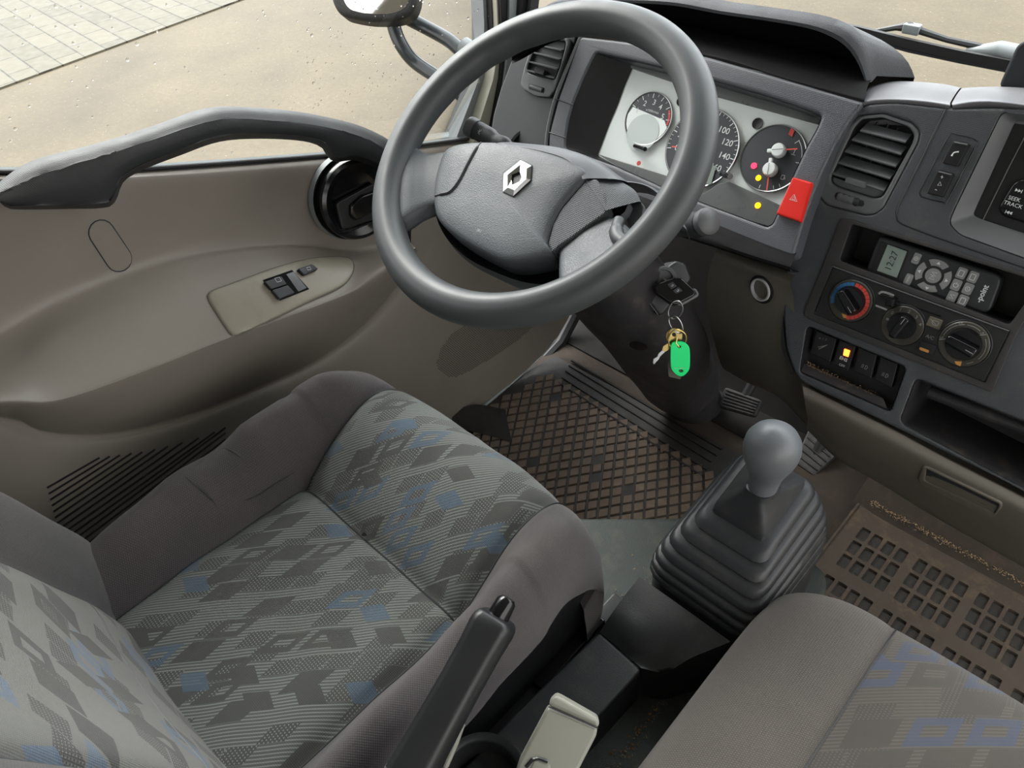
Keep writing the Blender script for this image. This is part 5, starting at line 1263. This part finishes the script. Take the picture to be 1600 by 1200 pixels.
def sm(x, a, b): t = min(max((x-a)/(b-a), 0), 1); return t*t*(3-2*t)
def hermite(xs, ys):
    P_ = crm([A(x, y, 0) for x, y in zip(xs, ys)], 400)
    X_ = np.array([p[0] for p in P_]); Y_ = np.array([p[1] for p in P_]); return lambda x: float(np.interp(x, X_, Y_))

seat = thing('driver_seat', 'driver seat with patterned grey fabric centre and plain dark bolsters', 'seat', (0, -.35, DZ))
# cushion: cross profile (offset from centre height) against |x|, long profile against arc length from the rear
XS = .248
prof_x = [0, .05, .10, .13, .143, .150, .160, .180, .200, .220, .234, .241, .239, .226, .205]
prof_z = [0, .0, .001, -.001, -.006, -.010, .000, .010, .012, .004, -.014, -.042, -.072, -.100, -.125]
# side station parameter s in [0,1] -> (x, dz)
ns = 70
cs = arcres([A(x, z, 0) for x, z in zip(prof_x, prof_z)], ns)
# long profile: y, z of the centre line, rear to front then rolling down
long_ = [(-.66, .355), (-.60, .368), (-.52, .372), (-.44, .370), (-.37, .366), (-.330, .364), (-.316, .358), (-.302, .372), (-.27, .395), (-.23, .418), (-.195, .430), (-.165, .428), (-.140, .412), (-.127, .388), (-.122, .355), (-.130, .315), (-.155, .295)]
nl = 120
lg = arcres([A(0, y, z) for y, z in long_], nl)
zsm = hermite([p[0] for p in long_ if abs(p[0]+.316) > .02][:10], [p[1] for p in long_ if abs(p[0]+.316) > .02][:10])
def cushion_pt(sx, i, side):
    x, dz = cs[sx][0], cs[sx][1]; y, z = lg[i][1], lg[i][2]
    if i < nl*.62 and y < -.20: w_ = sm(x, .145, .175)*(1-sm(y, -.27, -.205)); z = z*(1-w_)+zsm(y)*w_
    fr = sm(y, -.30, -.16)                                  # towards the front
    down = sm(i/nl, .70, .93)
    zz = z + (dz if dz > 0 else dz*(1-.9*down*(abs(dz) < .012)))*(1-.9*down if dz > 0 else 1)
    # bolsters stay high over the groove
    groove = math.exp(-((y+.316)/.018)**2)
    zz += .078*sm(x, .150, .205)*(1-.15*sm(x, .225, .25))*float(np.interp(y, (-.62, -.55, -.45, -.34, -.28, -.22, -.16), (.50, .58, .85, .90, .66, .30, .06)))
    # round the front corners: pull back y with x
    yy = y - .030*(x/.248)**4*fr-.012*(x/.248)**2*fr
    xx = x*(1-.035*fr*sm(x, .15, .25)) 
    if zz < .20: zz = .20+(zz-.20)*.15
    # gentle wrinkles
    zz += .0022*math.sin(x*55+y*21)*math.sin(y*38+side*x*12)*(x < .24)
    return A(side*xx, yy, zz)
iS = min(range(ns), key=lambda k: abs(cs[k][0]-.150))
crow = []; cuv = []
for i in range(nl):
    xs_ = [(-1, k) for k in range(iS, 0, -1)]+[(1, k) for k in range(0, iS+1)]
    crow.append([cushion_pt(k, i, s) for s, k in xs_]); cuv.append([(s*cs[k][0], i/nl*.62*1.0) for s, k in xs_])
uvgrid('cushion_centre', crow, cuv, M['fab_seat'], seat, True)
for side in (-1, 1):
    r = [[cushion_pt(k, i, side) for k in range(iS, ns)] for i in range(nl)]
    u = [[(side*k*.004, i/nl*.62) for k in range(iS, ns)] for i in range(nl)]
    b_ = uvgrid('cushion_bolster', r, u, M['fab_side'], seat, side > 0)
    if side < 0: bolsters = [bvh(b_)]
    obj('seam', tube([cushion_pt(iS, i, side)+A(0, 0, .0005) for i in range(6, nl-16)], .0013, 6), M['charcoal'], seat)
# cross seam
js = min(range(nl), key=lambda k: abs(lg[k][1]+.316))
obj('seam', tube([crow[js][k]+A(0, 0, .0003) for k in range(2, len(crow[js])-2)], .0014, 6), M['charcoal'], seat)
for k_, (px, py) in enumerate(((571, 832), (664, 911), (312, 828))):
    pass
obj('burn_hole', [flat([P(569+4*math.cos(a)*(1+.4*math.sin(3*a)), 835+3*math.sin(a), PZ(.3655)) for a in np.linspace(0, 2*math.pi, 11)[:-1]], (0, 0, 1), .0)], M['bin'], seat)
# backrest
bp = [0, .06, .11, .135, .145, .155, .17, .195, .22, .240, .252, .250]
bd = [0, .002, .006, .004, -.002, .002, .016, .032, .038, .026, -.004, -.06]
bs = arcres([A(x, z, 0) for x, z in zip(bp, bd)], 60)
bl = arcres([A(0, y, z) for y, z in ((-.570, .33), (-.583, .37), (-.592, .42), (-.606, .47), (-.622, .53), (-.645, .60), (-.672, .68), (-.71, .78), (-.75, .88), (-.79, .97), (-.815, 1.02), (-.845, 1.03), (-.88, 1.0))], 90)
BN = nz(A(0, 1, .38))*-1
def back_pt(k, i, side):
    x, d = bs[k][0], bs[k][1]; w = sm(bl[i][2], .30, .42); top_ = sm(bl[i][2], .80, 1.0)
    n = nz(A(0, 1, .38)); p = A(side*x*(1-.12*top_), bl[i][1], bl[i][2])+n*d*(1-.6*top_)*(.65+.35*w)
    p = p + n*.012*math.sin(bl[i][2]*9)*(x < .13)*0
    return p
iB = min(range(60), key=lambda k: abs(bs[k][0]-.146))
lst = [(-1, k) for k in range(iB, 0, -1)]+[(1, k) for k in range(0, iB+1)]
r = [[back_pt(k, i, s) for s, k in lst] for i in range(90)]; u = [[(s*bs[k][0], i*.0088) for s, k in lst] for i in range(90)]
uvgrid('backrest_centre', r, u, M['fab_back'], seat, True)
for side in (-1, 1):
    r = [[back_pt(k, i, side) for k in range(iB, 60)] for i in range(90)]; u = [[(side*k*.004, i*.0088) for k in range(iB, 60)] for i in range(90)]
    uvgrid('backrest_bolster', r, u, M['fab_back_side'], seat, side > 0)
    obj('seam', tube([back_pt(iB, i, side)+A(0, .0006, 0) for i in range(2, 80)], .0012, 6), M['midgrey'], seat)
ib = min(range(90), key=lambda k: abs(bl[k][2]-.425))
obj('seam', tube([back_pt(k, ib, s)+A(0, -.0005, 0) for s, k in lst], .0012, 6), M['midgrey'], seat)
obj('seat_base', plate(rp([A(-.215, -.62, .325), A(.215, -.62, .325), A(.215, -.160, .325), A(-.215, -.160, .325)], .02), (0, 0, 1), .11, .008), M['black'], seat)
obj('seat_back_panel', loft([[A(-.24, -.66, .30), A(0, -.68, .30), A(.24, -.66, .30)], [A(-.245, -.75, .6), A(0, -.78, .6), A(.245, -.75, .6)], [A(-.215, -.88, .98), A(0, -.89, .98), A(.215, -.88, .98)]], 12, 12), M['charcoal'], seat)
# recliner cover and slide rail beside the cushion
obj('recliner_cover', plate(rp([A(.248, -.66, .26), A(.248, -.50, .27), A(.248, -.445, .33), A(.248, -.46, .385), A(.248, -.53, .41), A(.248, -.62, .40)], .03), (1, 0, 0), .014, .008, seg=3), M['black'], seat)
obj('slide_rail', box(A(.220, -.30, .216), (.010, .19, .010), bev=.003), M['black'], seat)
obj('slide_rail_cap', box(A(.222, -.215, .232), (.011, .060, .007), np.array([UX, nz(A(0, 1, .06)), nz(A(0, -.06, 1))]), bev=.004), M['gloss'], seat)
obj('rail_bolt', lathe([(.011, 0), (.011, .006), (.007, .009), (0, .009)], A(.222, -.135, DZ), (0, 0, 1), 6), M['rubber'], seat)

# passenger (middle) seat cushion
ps = thing('passenger_seat', 'dusty middle passenger seat cushion with brown grey side and faded pattern', 'seat', (.60, -.30, DZ))
def wr_(pts):
    T_B = bolsters[-1]; q = on(T_B, pts, .0002)
    if len(q) > 2: obj('fabric_crease', tube(arcres(q, 24), [.0004]*3+[.0012]*18+[.0004]*3, 6), M['charcoal'], seat)
for c_ in (((334, 694), (350, 700), (365, 706), (380, 717)), ((290, 745), (305, 757), (320, 770), (336, 786)), ((380, 783), (405, 772), (430, 755), (460, 738))): wr_(c_)
def pass_pt(k, i):
    x, dz = pxs[k][0], pxs[k][1]; y, z = pl_[i][1], pl_[i][2]; fr = sm(y, -.26, -.04)
    c = .035*max(0, (.52-x)/.14)**2.2*fr
    zz = z+dz*(1-.3*fr*(dz > 0)); 
    if zz < .205: zz = .205
    return A(x, y-c-.022*sm(x, .62, .85)*0, zz)
pxs = arcres([A(x, z, 0) for x, z in ((.392, -.16), (.384, -.10), (.386, -.055), (.398, -.022), (.42, -.004), (.455, .006), (.49, .004), (.503, .0), (.507, -.0015), (.512, .001), (.56, .006), (.64, .008), (.74, .006), (.84, .0))], 80)
pl_ = arcres([A(0, y, z) for y, z in ((-.66, .362), (-.50, .368), (-.35, .376), (-.22, .384), (-.12, .388), (-.06, .384), (-.025, .37), (-.005, .34), (.0, .30), (-.01, .22))], 100)
iP = min(range(80), key=lambda k: abs(pxs[k][0]-.507))
r = [[pass_pt(k, i) for k in range(0, iP+1)] for i in range(100)]; u = [[(k*.0036, i*.0088) for k in range(0, iP+1)] for i in range(100)]
uvgrid('cushion_bolster', r, u, fabric_plain('passenger_bolster_fabric', (84, 79, 76), (112, 106, 100)), ps, True)
r = [[pass_pt(k, i) for k in range(iP, 80)] for i in range(100)]; u = [[(pxs[k][0], i*.0088) for k in range(iP, 80)] for i in range(100)]
uvgrid('cushion_centre', r, u, M['fab_pass'], ps, True)
obj('seam', tube([pass_pt(iP, i)+A(0, 0, .0003) for i in range(4, 92)], .0009, 6), M['charcoal'], ps)
obj('seat_base', plate(rp([A(.42, -.60, .25), A(.82, -.60, .25), A(.82, -.05, .25), A(.42, -.05, .25)], .02), (0, 0, 1), .048, .008), M['black'], ps)

# ------------------------------------------------------------------ centre console
con = thing('centre_console', 'narrow black dusty plastic console running back from the gear lever between the seats', 'console', (.29, -.35, DZ))
zc = .272
armp = [P(936, 986, PZ(zc)), P(1003, 1046, PZ(zc)), P(936, 1119, PZ(zc)), P(905, 1152, PZ(zc)), A(.330, -.42, zc), A(.335, -.66, zc), A(.235, -.66, zc), A(.238, -.42, zc), P(800, 1118, PZ(zc)), P(865, 1054, PZ(zc))]
obj('console_arm', plate(rp(armp, .006), (0, 0, 1), zc-DZ, .004, seg=3), M['console'], con)
fl_ = [[P(937, 988, PZ(zc-.003)), P(970, 1016, PZ(zc-.004)), P(1002, 1044, PZ(zc-.003))],
       [P(955, 960, PZ(zc+.012)), P(1000, 1000, PZ(zc+.014)), P(1040, 1050, PZ(zc-.005))],
       [P(975, 932, PZ(.293)), P(1035, 978, PZ(.297)), P(1080, 1028, PZ(.285))],
       [P(997, 904, PZ(.303)), P(1066, 953, PZ(.307)), P(1136, 1005, PZ(.303))],
       [P(999, 901, PZ(.303)), P(1068, 950, PZ(.307)), P(1139, 1002, PZ(.303))]]
fl_ = [arcres(r, 20) for r in fl_]
sk_ = [[A(r[0][0]-.004, r[0][1], DZ)]+[p for p in r]+[A(r[-1][0]+.004, r[-1][1], DZ)] for r in fl_]
obj('console_throat', loft(sk_, 22, 24, resample=False), M['console'], con, smooth=50)
# cup holder rim at the bottom edge of the view
ch = P(752, 1216, PZ(.300)); obj('cup_holder', lathe([(.052, -.10), (.050, -.01), (.046, .002), (.040, .001), (.037, -.004), (.035, -.06), (0, -.06)], ch, (0, 0, 1), 48), M['console'], con, smooth=50)

# ------------------------------------------------------------------ gear lever
gl = thing('gear_lever', 'gear lever with worn grey ball knob and ribbed black gaiter', 'gear lever', (.33, -.02, DZ))
def rrect(cx, cy, hx, hy, z, r, n=56):
    q = rp([A(cx-hx, cy-hy, z), A(cx+hx, cy-hy, z), A(cx+hx, cy+hy, z), A(cx-hx, cy+hy, z)], r, 8); return arcres_poly(q, n)
def arcres_poly(q, n):
    q = q+[q[0]]; L = [0]
    for i in range(1, len(q)): L.append(L[-1]+np.linalg.norm(q[i]-q[i-1]))
    out = []; j = 0
    for k in range(n):
        t = L[-1]*k/n
        while L[j+1] < t: j += 1
        w = (t-L[j])/max(L[j+1]-L[j], 1e-9); out.append(q[j]*(1-w)+q[j+1]*w)
    return out
rings = []
B0 = dict(cx=.3225, cy=-.012, hx=.074, hy=.088, z=.300); B1 = dict(cx=.327, cy=.002, hx=.036, hy=.046, z=.418)
nr = 7
rings.append(rrect(B0['cx'], B0['cy'], B0['hx']-.002, B0['hy']-.002, DZ+.001, .030)); rings.append(rrect(B0['cx'], B0['cy'], B0['hx'], B0['hy'], .235, .030)); rings.append(rrect(B0['cx'], B0['cy'], B0['hx'], B0['hy'], .294, .030))
def mixp(t, k): return B0[k]*(1-t)+B1[k]*t
prof = lambda t: t**.8
for k in range(nr):
    for (dt, dh) in ((.0, .0), (.12, .0022), (.5, .0030), (.78, .0016), (.88, -.004), (.97, -.005)):
        t = (k+dt)/nr; s_ = t**2.1
        z = B0['z']+(B1['z']-B0['z'])*t
        # lower folds are steeper
        hx = B0['hx']*(1-s_)+B1['hx']*s_+dh; hy = B0['hy']*(1-s_)+B1['hy']*s_+dh
        rings.append([p+A(0, 0, .24*t*(p[1]-mixp(s_, 'cy'))) for p in rrect(mixp(s_, 'cx'), mixp(s_, 'cy'), hx, hy, z+(dh if dh > 0 else 0)*.3, .030*(1-t)+.014*t)])
obj('gaiter', grid([arcres(r, 88, True) if False else r for r in rings], True), M['boot'], gl, smooth=50)
# top collar: a low pyramid
c1_, z1 = A(.327, .002, 0), .418
cr = [rrect(.327, .002, .034, .044, .416, .008), rrect(.327, .002, .033, .043, .424, .007), rrect(.330, -.004, .024, .030, .438, .008), rrect(.333, -.010, .017, .019, .448, .010), rrect(.334, -.012, .0145, .0155, .456, .010), rrect(.334, -.012, .013, .013, .457, .0125)]
cr = [[p+A(0, 0, .24*(p[1]-.002)*w_) for p in r_] for r_, w_ in zip(cr, (1, 1, .6, .2, 0, 0))]
obj('gaiter_collar', grid(cr, True), M['boot'], gl, smooth=40)
K0, K1 = A(.3345, -.012, .440), A(.337, -.018, .527); ka = nz(K1-K0)
obj('gear_shaft', lathe([(.0155, -.006), (.0165, .002), (.0150, .006), (.0130, .008)], A(.334, -.012, .452), ka, 32), M['boot'], gl)
obj('gear_knob', lathe([(0, .0293), (.006, .0286), (.0125, .0262), (.019, .0222), (.0245, .0160), (.0280, .0085), (.0291, 0), (.0283, -.009), (.0262, -.018), (.0232, -.027), (.0202, -.036), (.0180, -.045), (.0166, -.054), (.0156, -.063), (.0150, -.069), (.0138, -.071), (0, -.071)], K1, ka, 56), M['knob'], gl, smooth=60)

# ------------------------------------------------------------------ hand brake
hbk = thing('hand_brake', 'black hand brake lever with release button raised beside the driver seat', 'hand brake', (.26, -.50, DZ))
T0 = P(779, 962, (CAM+ray(779, 962)*.655, nz(A(-.3, .3, -.9)))); T1 = CAM+ray(655, 1185)*.640
hx_ = nz(T0-T1); T2 = T1-hx_*.10
sec = [(1, .55), (.8, .9), (.3, 1.0), (-.3, 1.0), (-.8, .9), (-1, .55), (-1, -.55), (-.8, -.9), (-.3, -1.0), (.3, -1.0), (.8, -.9), (1, -.55)]
def L(t): return T0-hx_*t
ts = [0.0, .002, .006, .012, .03, .06, .09, .12, .145, .150, .1515, .152, .20, .26]; rs_ = [.0135, .0165, .0185, .0192, .0182, .0180, .0184, .0192, .0200, .0202, .0196, .0200, .0215, .0225]
obj('grip', tube([L(t) for t in ts], rs_, sec=sec, up=nz(A(.2, -.3, 1))), M['brake'], hbk, smooth=50)
obj('release_button', lathe([(0, .0175), (.006, .017), (.0088, .0135), (.0095, .004), (.0100, -.01)], T0+hx_*.0, hx_, 24), M['gloss'], hbk)
obj('grip_joint', tube([L(.1495), L(.1510)], .0206, sec=sec, up=nz(A(.2, -.3, 1))), M['midgrey'], hbk)
obj('lever_stem', tube([L(.22), L(.30)], .012, 10), M['rubber'], hbk)
obj('side_cover', plate(rp([CAM+ray(x, y)*.70 for x, y in ((655, 1104), (664, 1112), (610, 1200), (560, 1290), (520, 1290), (600, 1180))], .004), nz(A(.5, -.3, .8)), .006, .002), M['buckle'], hbk)
obj('side_cover', plate(rp([CAM+ray(x, y)*.72 for x, y in ((722, 1130), (728, 1134), (716, 1165), (700, 1200), (690, 1200))], .003), nz(A(.5, -.3, .8)), .006, .002), M['buckle'], hbk)

# ------------------------------------------------------------------ seat belt buckle
bkl = thing('seat_belt_buckle', 'pale grey seat belt buckle standing on the console beside the hand brake', 'seat belt buckle', CAM+ray(880, 1150)*.70)
BN_ = nz(A(.35, -.38, .86)); BC = CAM+ray(880, 1130)*.655
bb_ = lambda x, y, o=0: P(x, y, (BC+BN_*o, BN_))
obj('buckle_body', plate(rp([bb_(856, 1104), bb_(934, 1137), bb_(932, 1150), bb_(888, 1235), bb_(860, 1250), bb_(800, 1225), bb_(810, 1190)], .004), BN_, .020, .0035, seg=3), M['buckle'], bkl)
obj('buckle_cap', plate(rp([bb_(869, 1086), bb_(878, 1090), bb_(934, 1122), bb_(937, 1130), bb_(934, 1138), bb_(857, 1103), bb_(860, 1094)], .003), BN_, .020, .0035, seg=3), M['buckle'], bkl)
obj('cap_joint', tube([bb_(857, 1104, .0002), bb_(934, 1138, .0002)], .0005, 6), M['charcoal'], bkl)
obj('press_button', plate(rp([bb_(835, 1186, .001), bb_(862, 1195, .001), bb_(850, 1240, .001), bb_(815, 1228, .001)], .003), BN_, .006, .002), M['buckle'], bkl)
obj('button_slot', tube([bb_(822, 1199, .0002), bb_(832, 1187, .0002), bb_(842, 1185, .0002), bb_(856, 1190, .0002)], .0016, 6), M['gloss'], bkl)
obj('buckle_stalk', tube([BC-BN_*.015-A(0, .03, .03), A(.31, -.44, .276)], .010, 10), M['rubber'], bkl)
# ------------------------------------------------------------------ floor mats
mat_ = thing('floor_mat', 'black rubber driver mat with raised diamonds caked in brown mud', 'floor mat', (-.12, .20, 0))
mo_ = [P(868, 556, PZ(.004)), P(1136, 700, PZ(.004)), A(.20, .40, .004), A(.22, .13, .004), A(.20, -.0, .004), A(-.22, -.08, .004), P(712, 655, PZ(.004)), P(715, 643, PZ(.004)), P(770, 634, PZ(.004)), P(812, 585, PZ(.004))]
obj('mat_sheet', plate(rp(mo_, .012), (0, 0, 1), .004, .001), M['mat_dark'], mat_)
dpx, dpy = .0255, .0355
tl = MB(); fr_l = A(-.315, .345), A(.09, .322)
for i in range(-20, 22):
    for j in range(-8, 24):
        cx = (i+.5*(j % 2))*dpx; cy = j*dpy/2+.02
        x1 = cx*math.cos(-.03)-cy*math.sin(-.03); y1 = cx*math.sin(-.03)+cy*math.cos(-.03)
        left = -.318+.0*y1+max(0, .30-y1)*(-.02); yf = .330-.04*(x1+.31)
        if x1 < -.335+max(0, y1-.13)*.12 or x1 > .19 or y1 > yf or y1 < -.06 or (x1 < -.30 and y1 < .1): continue
        
        if random.random() < .02: continue
        h = .0032+random.uniform(-.0012, .0006); w, l = dpx/2-.0018, dpy/2-.0026
        s = .86
        V = [A(x1-w, y1, .004), A(x1, y1-l, .004), A(x1+w, y1, .004), A(x1, y1+l, .004), A(x1-w*s, y1, .004+h), A(x1, y1-l*s, .004+h), A(x1+w*s, y1, .004+h), A(x1, y1+l*s, .004+h)]
        tl.add((V, [(0, 1, 5, 4), (1, 2, 6, 5), (2, 3, 7, 6), (3, 0, 4, 7), (4, 5, 6, 7)]))
tl.build('diamond_tread', M['mat_brown'], mat_, smooth=20)
rb = MB()
for k, (a, b) in enumerate((((873, 598), (1098, 745)), ((878, 590), (1104, 734)), ((884, 580), (1112, 722)), ((889, 571), (1120, 712)), ((893, 563), (1128, 702)))):
    rb.add(tube(PP([a, b], PZ(.005)), .0028 if k in (0, 4) else .0018, 6))
rb.build('mat_border_ribs', M['mat_dark'], mat_)
obj('mat_corner_flap', loft([PP([(712, 640), (745, 632), (790, 640)], PZ(.030)), PP([(706, 655), (740, 652), (792, 655)], PZ(.020)), PP([(712, 668), (745, 676), (800, 690)], PZ(.008))], 14, 10), M['mat_dark'], mat_)
# passenger side mat with punched slots
pm = thing('floor_mat', 'sandy brown rubber mat with rows of punched slots in the passenger footwell', 'floor mat', (.58, .30, 0))
def ps_(i, j):  # slot centre: groups of four, three rows, then a gap
    g, k = divmod(i, 4); u = .380+g*.0955+k*.0213; rj, rk = divmod(j, 3); v = .356-rk*.0345-rj*.123; return u, v
slots = []
for i in range(20):
    for j in range(6):
        u, v = ps_(i, j); u += (j % 3)*.0005-.002*(j//3)
        slots.append(rp([A(u-.0082, v-.0142, .009), A(u+.0082, v-.0142, .009), A(u+.0082, v+.0142, .009), A(u-.0082, v+.0142, .009)], .003, 2))
mb = MB(); zt = .009
def quad(a, b, c, d): mb.add(([a, b, c, d], [(0, 1, 2, 3)]))
xs_e = [.345]; us = []
for i in range(20):
    u, _v = ps_(i, 0)
    if i % 4 == 0: xs_e.append(u-.01065)
    xs_e.append(u+.01065)
ys_e = []
for rj in range(2):
    for rk in range(3): v = .356-rk*.0345-rj*.123; ys_e += [(v+.01725, v-.01725)]
Xs = sorted(set([round(x, 5) for x in xs_e]+[.90])); Ys = sorted(set([round(y, 5) for p in ys_e for y in p]+[.41, .10]))
for a, b in zip(Xs[:-1], Xs[1:]):
    for c, d in zip(Ys[:-1], Ys[1:]):
        if b-a < 1e-4 or d-c < 1e-4: continue
        if d < .14 and a < .42: continue
        cx, cy = (a+b)/2, (c+d)/2; sl = [s_ for s_ in slots if abs(np.mean([p[0] for p in s_])-cx) < .0022 and abs(np.mean([p[1] for p in s_])-cy) < .002]
        if not sl: quad(A(a, c, zt), A(b, c, zt), A(b, d, zt), A(a, d, zt)); continue
        q = sl[0]; k = len(q); o4 = []
        for p in q:
            dx, dy = p[0]-cx, p[1]-cy; f_ = min((b-a)/2/max(abs(dx), 1e-6), (d-c)/2/max(abs(dy), 1e-6)); o4.append(A(cx+dx*f_, cy+dy*f_, zt))
        cor = [A(a, c, zt), A(b, c, zt), A(b, d, zt), A(a, d, zt)]
        for cn in cor: o4[min(range(k), key=lambda t_: np.linalg.norm(o4[t_]-cn))] = cn
        lo = [A(p[0]*.92+cx*.08, p[1]*.92+cy*.08, .005) for p in q]; tp_ = [A(p[0], p[1], zt-.0006) for p in q]
        mb.add(grid([o4, [A(p[0], p[1], zt) for p in q], tp_, lo], True))
mb.build('mat_sheet', M['mat_tan'], pm, smooth=30)
obj('mat_edge', box(A(.345, .28, .006), (.002, .13, .006), bev=.001), M['mat_tan'], pm)
obj('slot_floor', plate([A(.35, .40, .0045), A(.85, .40, .0045), A(.85, .11, .0045), A(.42, .11, .0045), A(.36, .14, .0045)], (0, 0, 1), .0035, 0), M['slot'], pm)
# raised lip of carpet in front of the mat, with its line of sand
lipr = arcres([A(.335, .418, .012), A(.38, .416, .016), A(.45, .418, .018), A(.55, .418, .018), A(.70, .418, .018), A(.88, .418, .018)], 30)
o = obj('trim_3', grid([[p+A(0, -.02, -.014) for p in lipr], lipr, [p+A(0, .02, .012) for p in lipr], [p+A(0, .10, .055) for p in lipr], [p+A(0, .16, .16) for p in lipr]]), M['soil'], kind='structure'); o['label'] = 'brown carpet ramp in front of the passenger mat'
def grains(name, label, pts, r0, r1, mat, kind='stuff'):
    b = MB()
    for p in pts:
        r = random.uniform(r0, r1); v = [p+A(random.uniform(-1, 1), random.uniform(-1, 1), random.uniform(-.3, 1))*r for _ in range(5)]
        b.add((v, [(0, 1, 2), (0, 2, 3), (0, 3, 4), (1, 2, 4), (2, 3, 4), (0, 1, 4)]))
    o = b.build(name, M[mat]); return tag(o, label, 'debris', kind='stuff')
G = []
for _ in range(1500):
    x = random.uniform(.36, .86); G.append(A(x, .420+random.gauss(0, .0045), .019+random.uniform(0, .002)))
grains('sand_line', 'line of pale sand along the edge of the passenger mat', G, .0006, .0018, 'sand')
G = []
for _ in range(260): G.append(A(random.gauss(.245, .016), random.gauss(-.075, .035), DZ+.001))
for _ in range(420): y = random.uniform(-.45, -.10); G.append(A(.236+random.gauss(.0, .006)+.0*y, y, DZ+.0015))
for _ in range(260): y = random.uniform(-.42, -.16); G.append(A(.336+abs(random.gauss(.0, .006)), y, DZ+.0015))
grains('seat_gap_grit', 'scattered grit beside the console and seat rail', G, .0006, .0019, 'sand')
G = [A(random.uniform(.33, .35), random.uniform(-.32, -.19), DZ+.002) for _ in range(26)]
grains('leaf_crumbs', 'orange brown crumbs in the gap right of the console', G, .001, .0028, 'leafbit')
G = [P(random.uniform(1255, 1290), random.uniform(562, 590), PH(-.004)) for _ in range(60)]
G = []
for _ in range(260):
    t = random.random(); G.append(P(1262+110*t**1.7, 568+50*t**1.7+random.uniform(-3, 4), PH(-.005)))
grains('ledge_dust', 'dust crumbs on the ledge below the switch row', G, .0003, .0009, 'sand')

# ------------------------------------------------------------------ pedals
def pedal(name, label, pts, z, ribs, nn):
    c = P(pts[0][0], pts[0][1], PZ(z)); nn = nz(nn); q = [P(x, y, (c, nn)) for x, y in pts]; c0 = np.mean(q, axis=0)
    t = thing(name, label, 'pedal', c0-A(0, 0, z))
    pdl = obj('pedal_pad', plate(rp(q, .008), nn, .012, .003), M['blackdust'], t)
    m_ = MB(); a, b, c, d = q[:4]
    for k in range(ribs): s = (k+.7)/(ribs+.4); m_.add(tube([(a*(1-s)+d*s)*.92+(b*(1-s)+c*s)*.08+nn*.001, (a*(1-s)+d*s)*.08+(b*(1-s)+c*s)*.92+nn*.001], .0017, 6))
    m_.build('pad_ribs', M['blackdust'], pdl)
    obj('pedal_arm', tube([c0-nn*.01, c0+A(0, .10, .08), c0+A(0, .16, .30)], .009, 10), M['rubber'], t)
pedal('brake_pedal', 'ribbed black brake pedal beside the steering column foot', [(1132, 604), (1192, 626), (1180, 652), (1122, 636)], .07, 6, A(0, -.62, .78))
pedal('accelerator_pedal', 'dusty ribbed accelerator pedal between gear lever and glove box', [(1266, 664), (1312, 706), (1268, 748), (1238, 728)], .03, 6, A(0, -.35, .93))
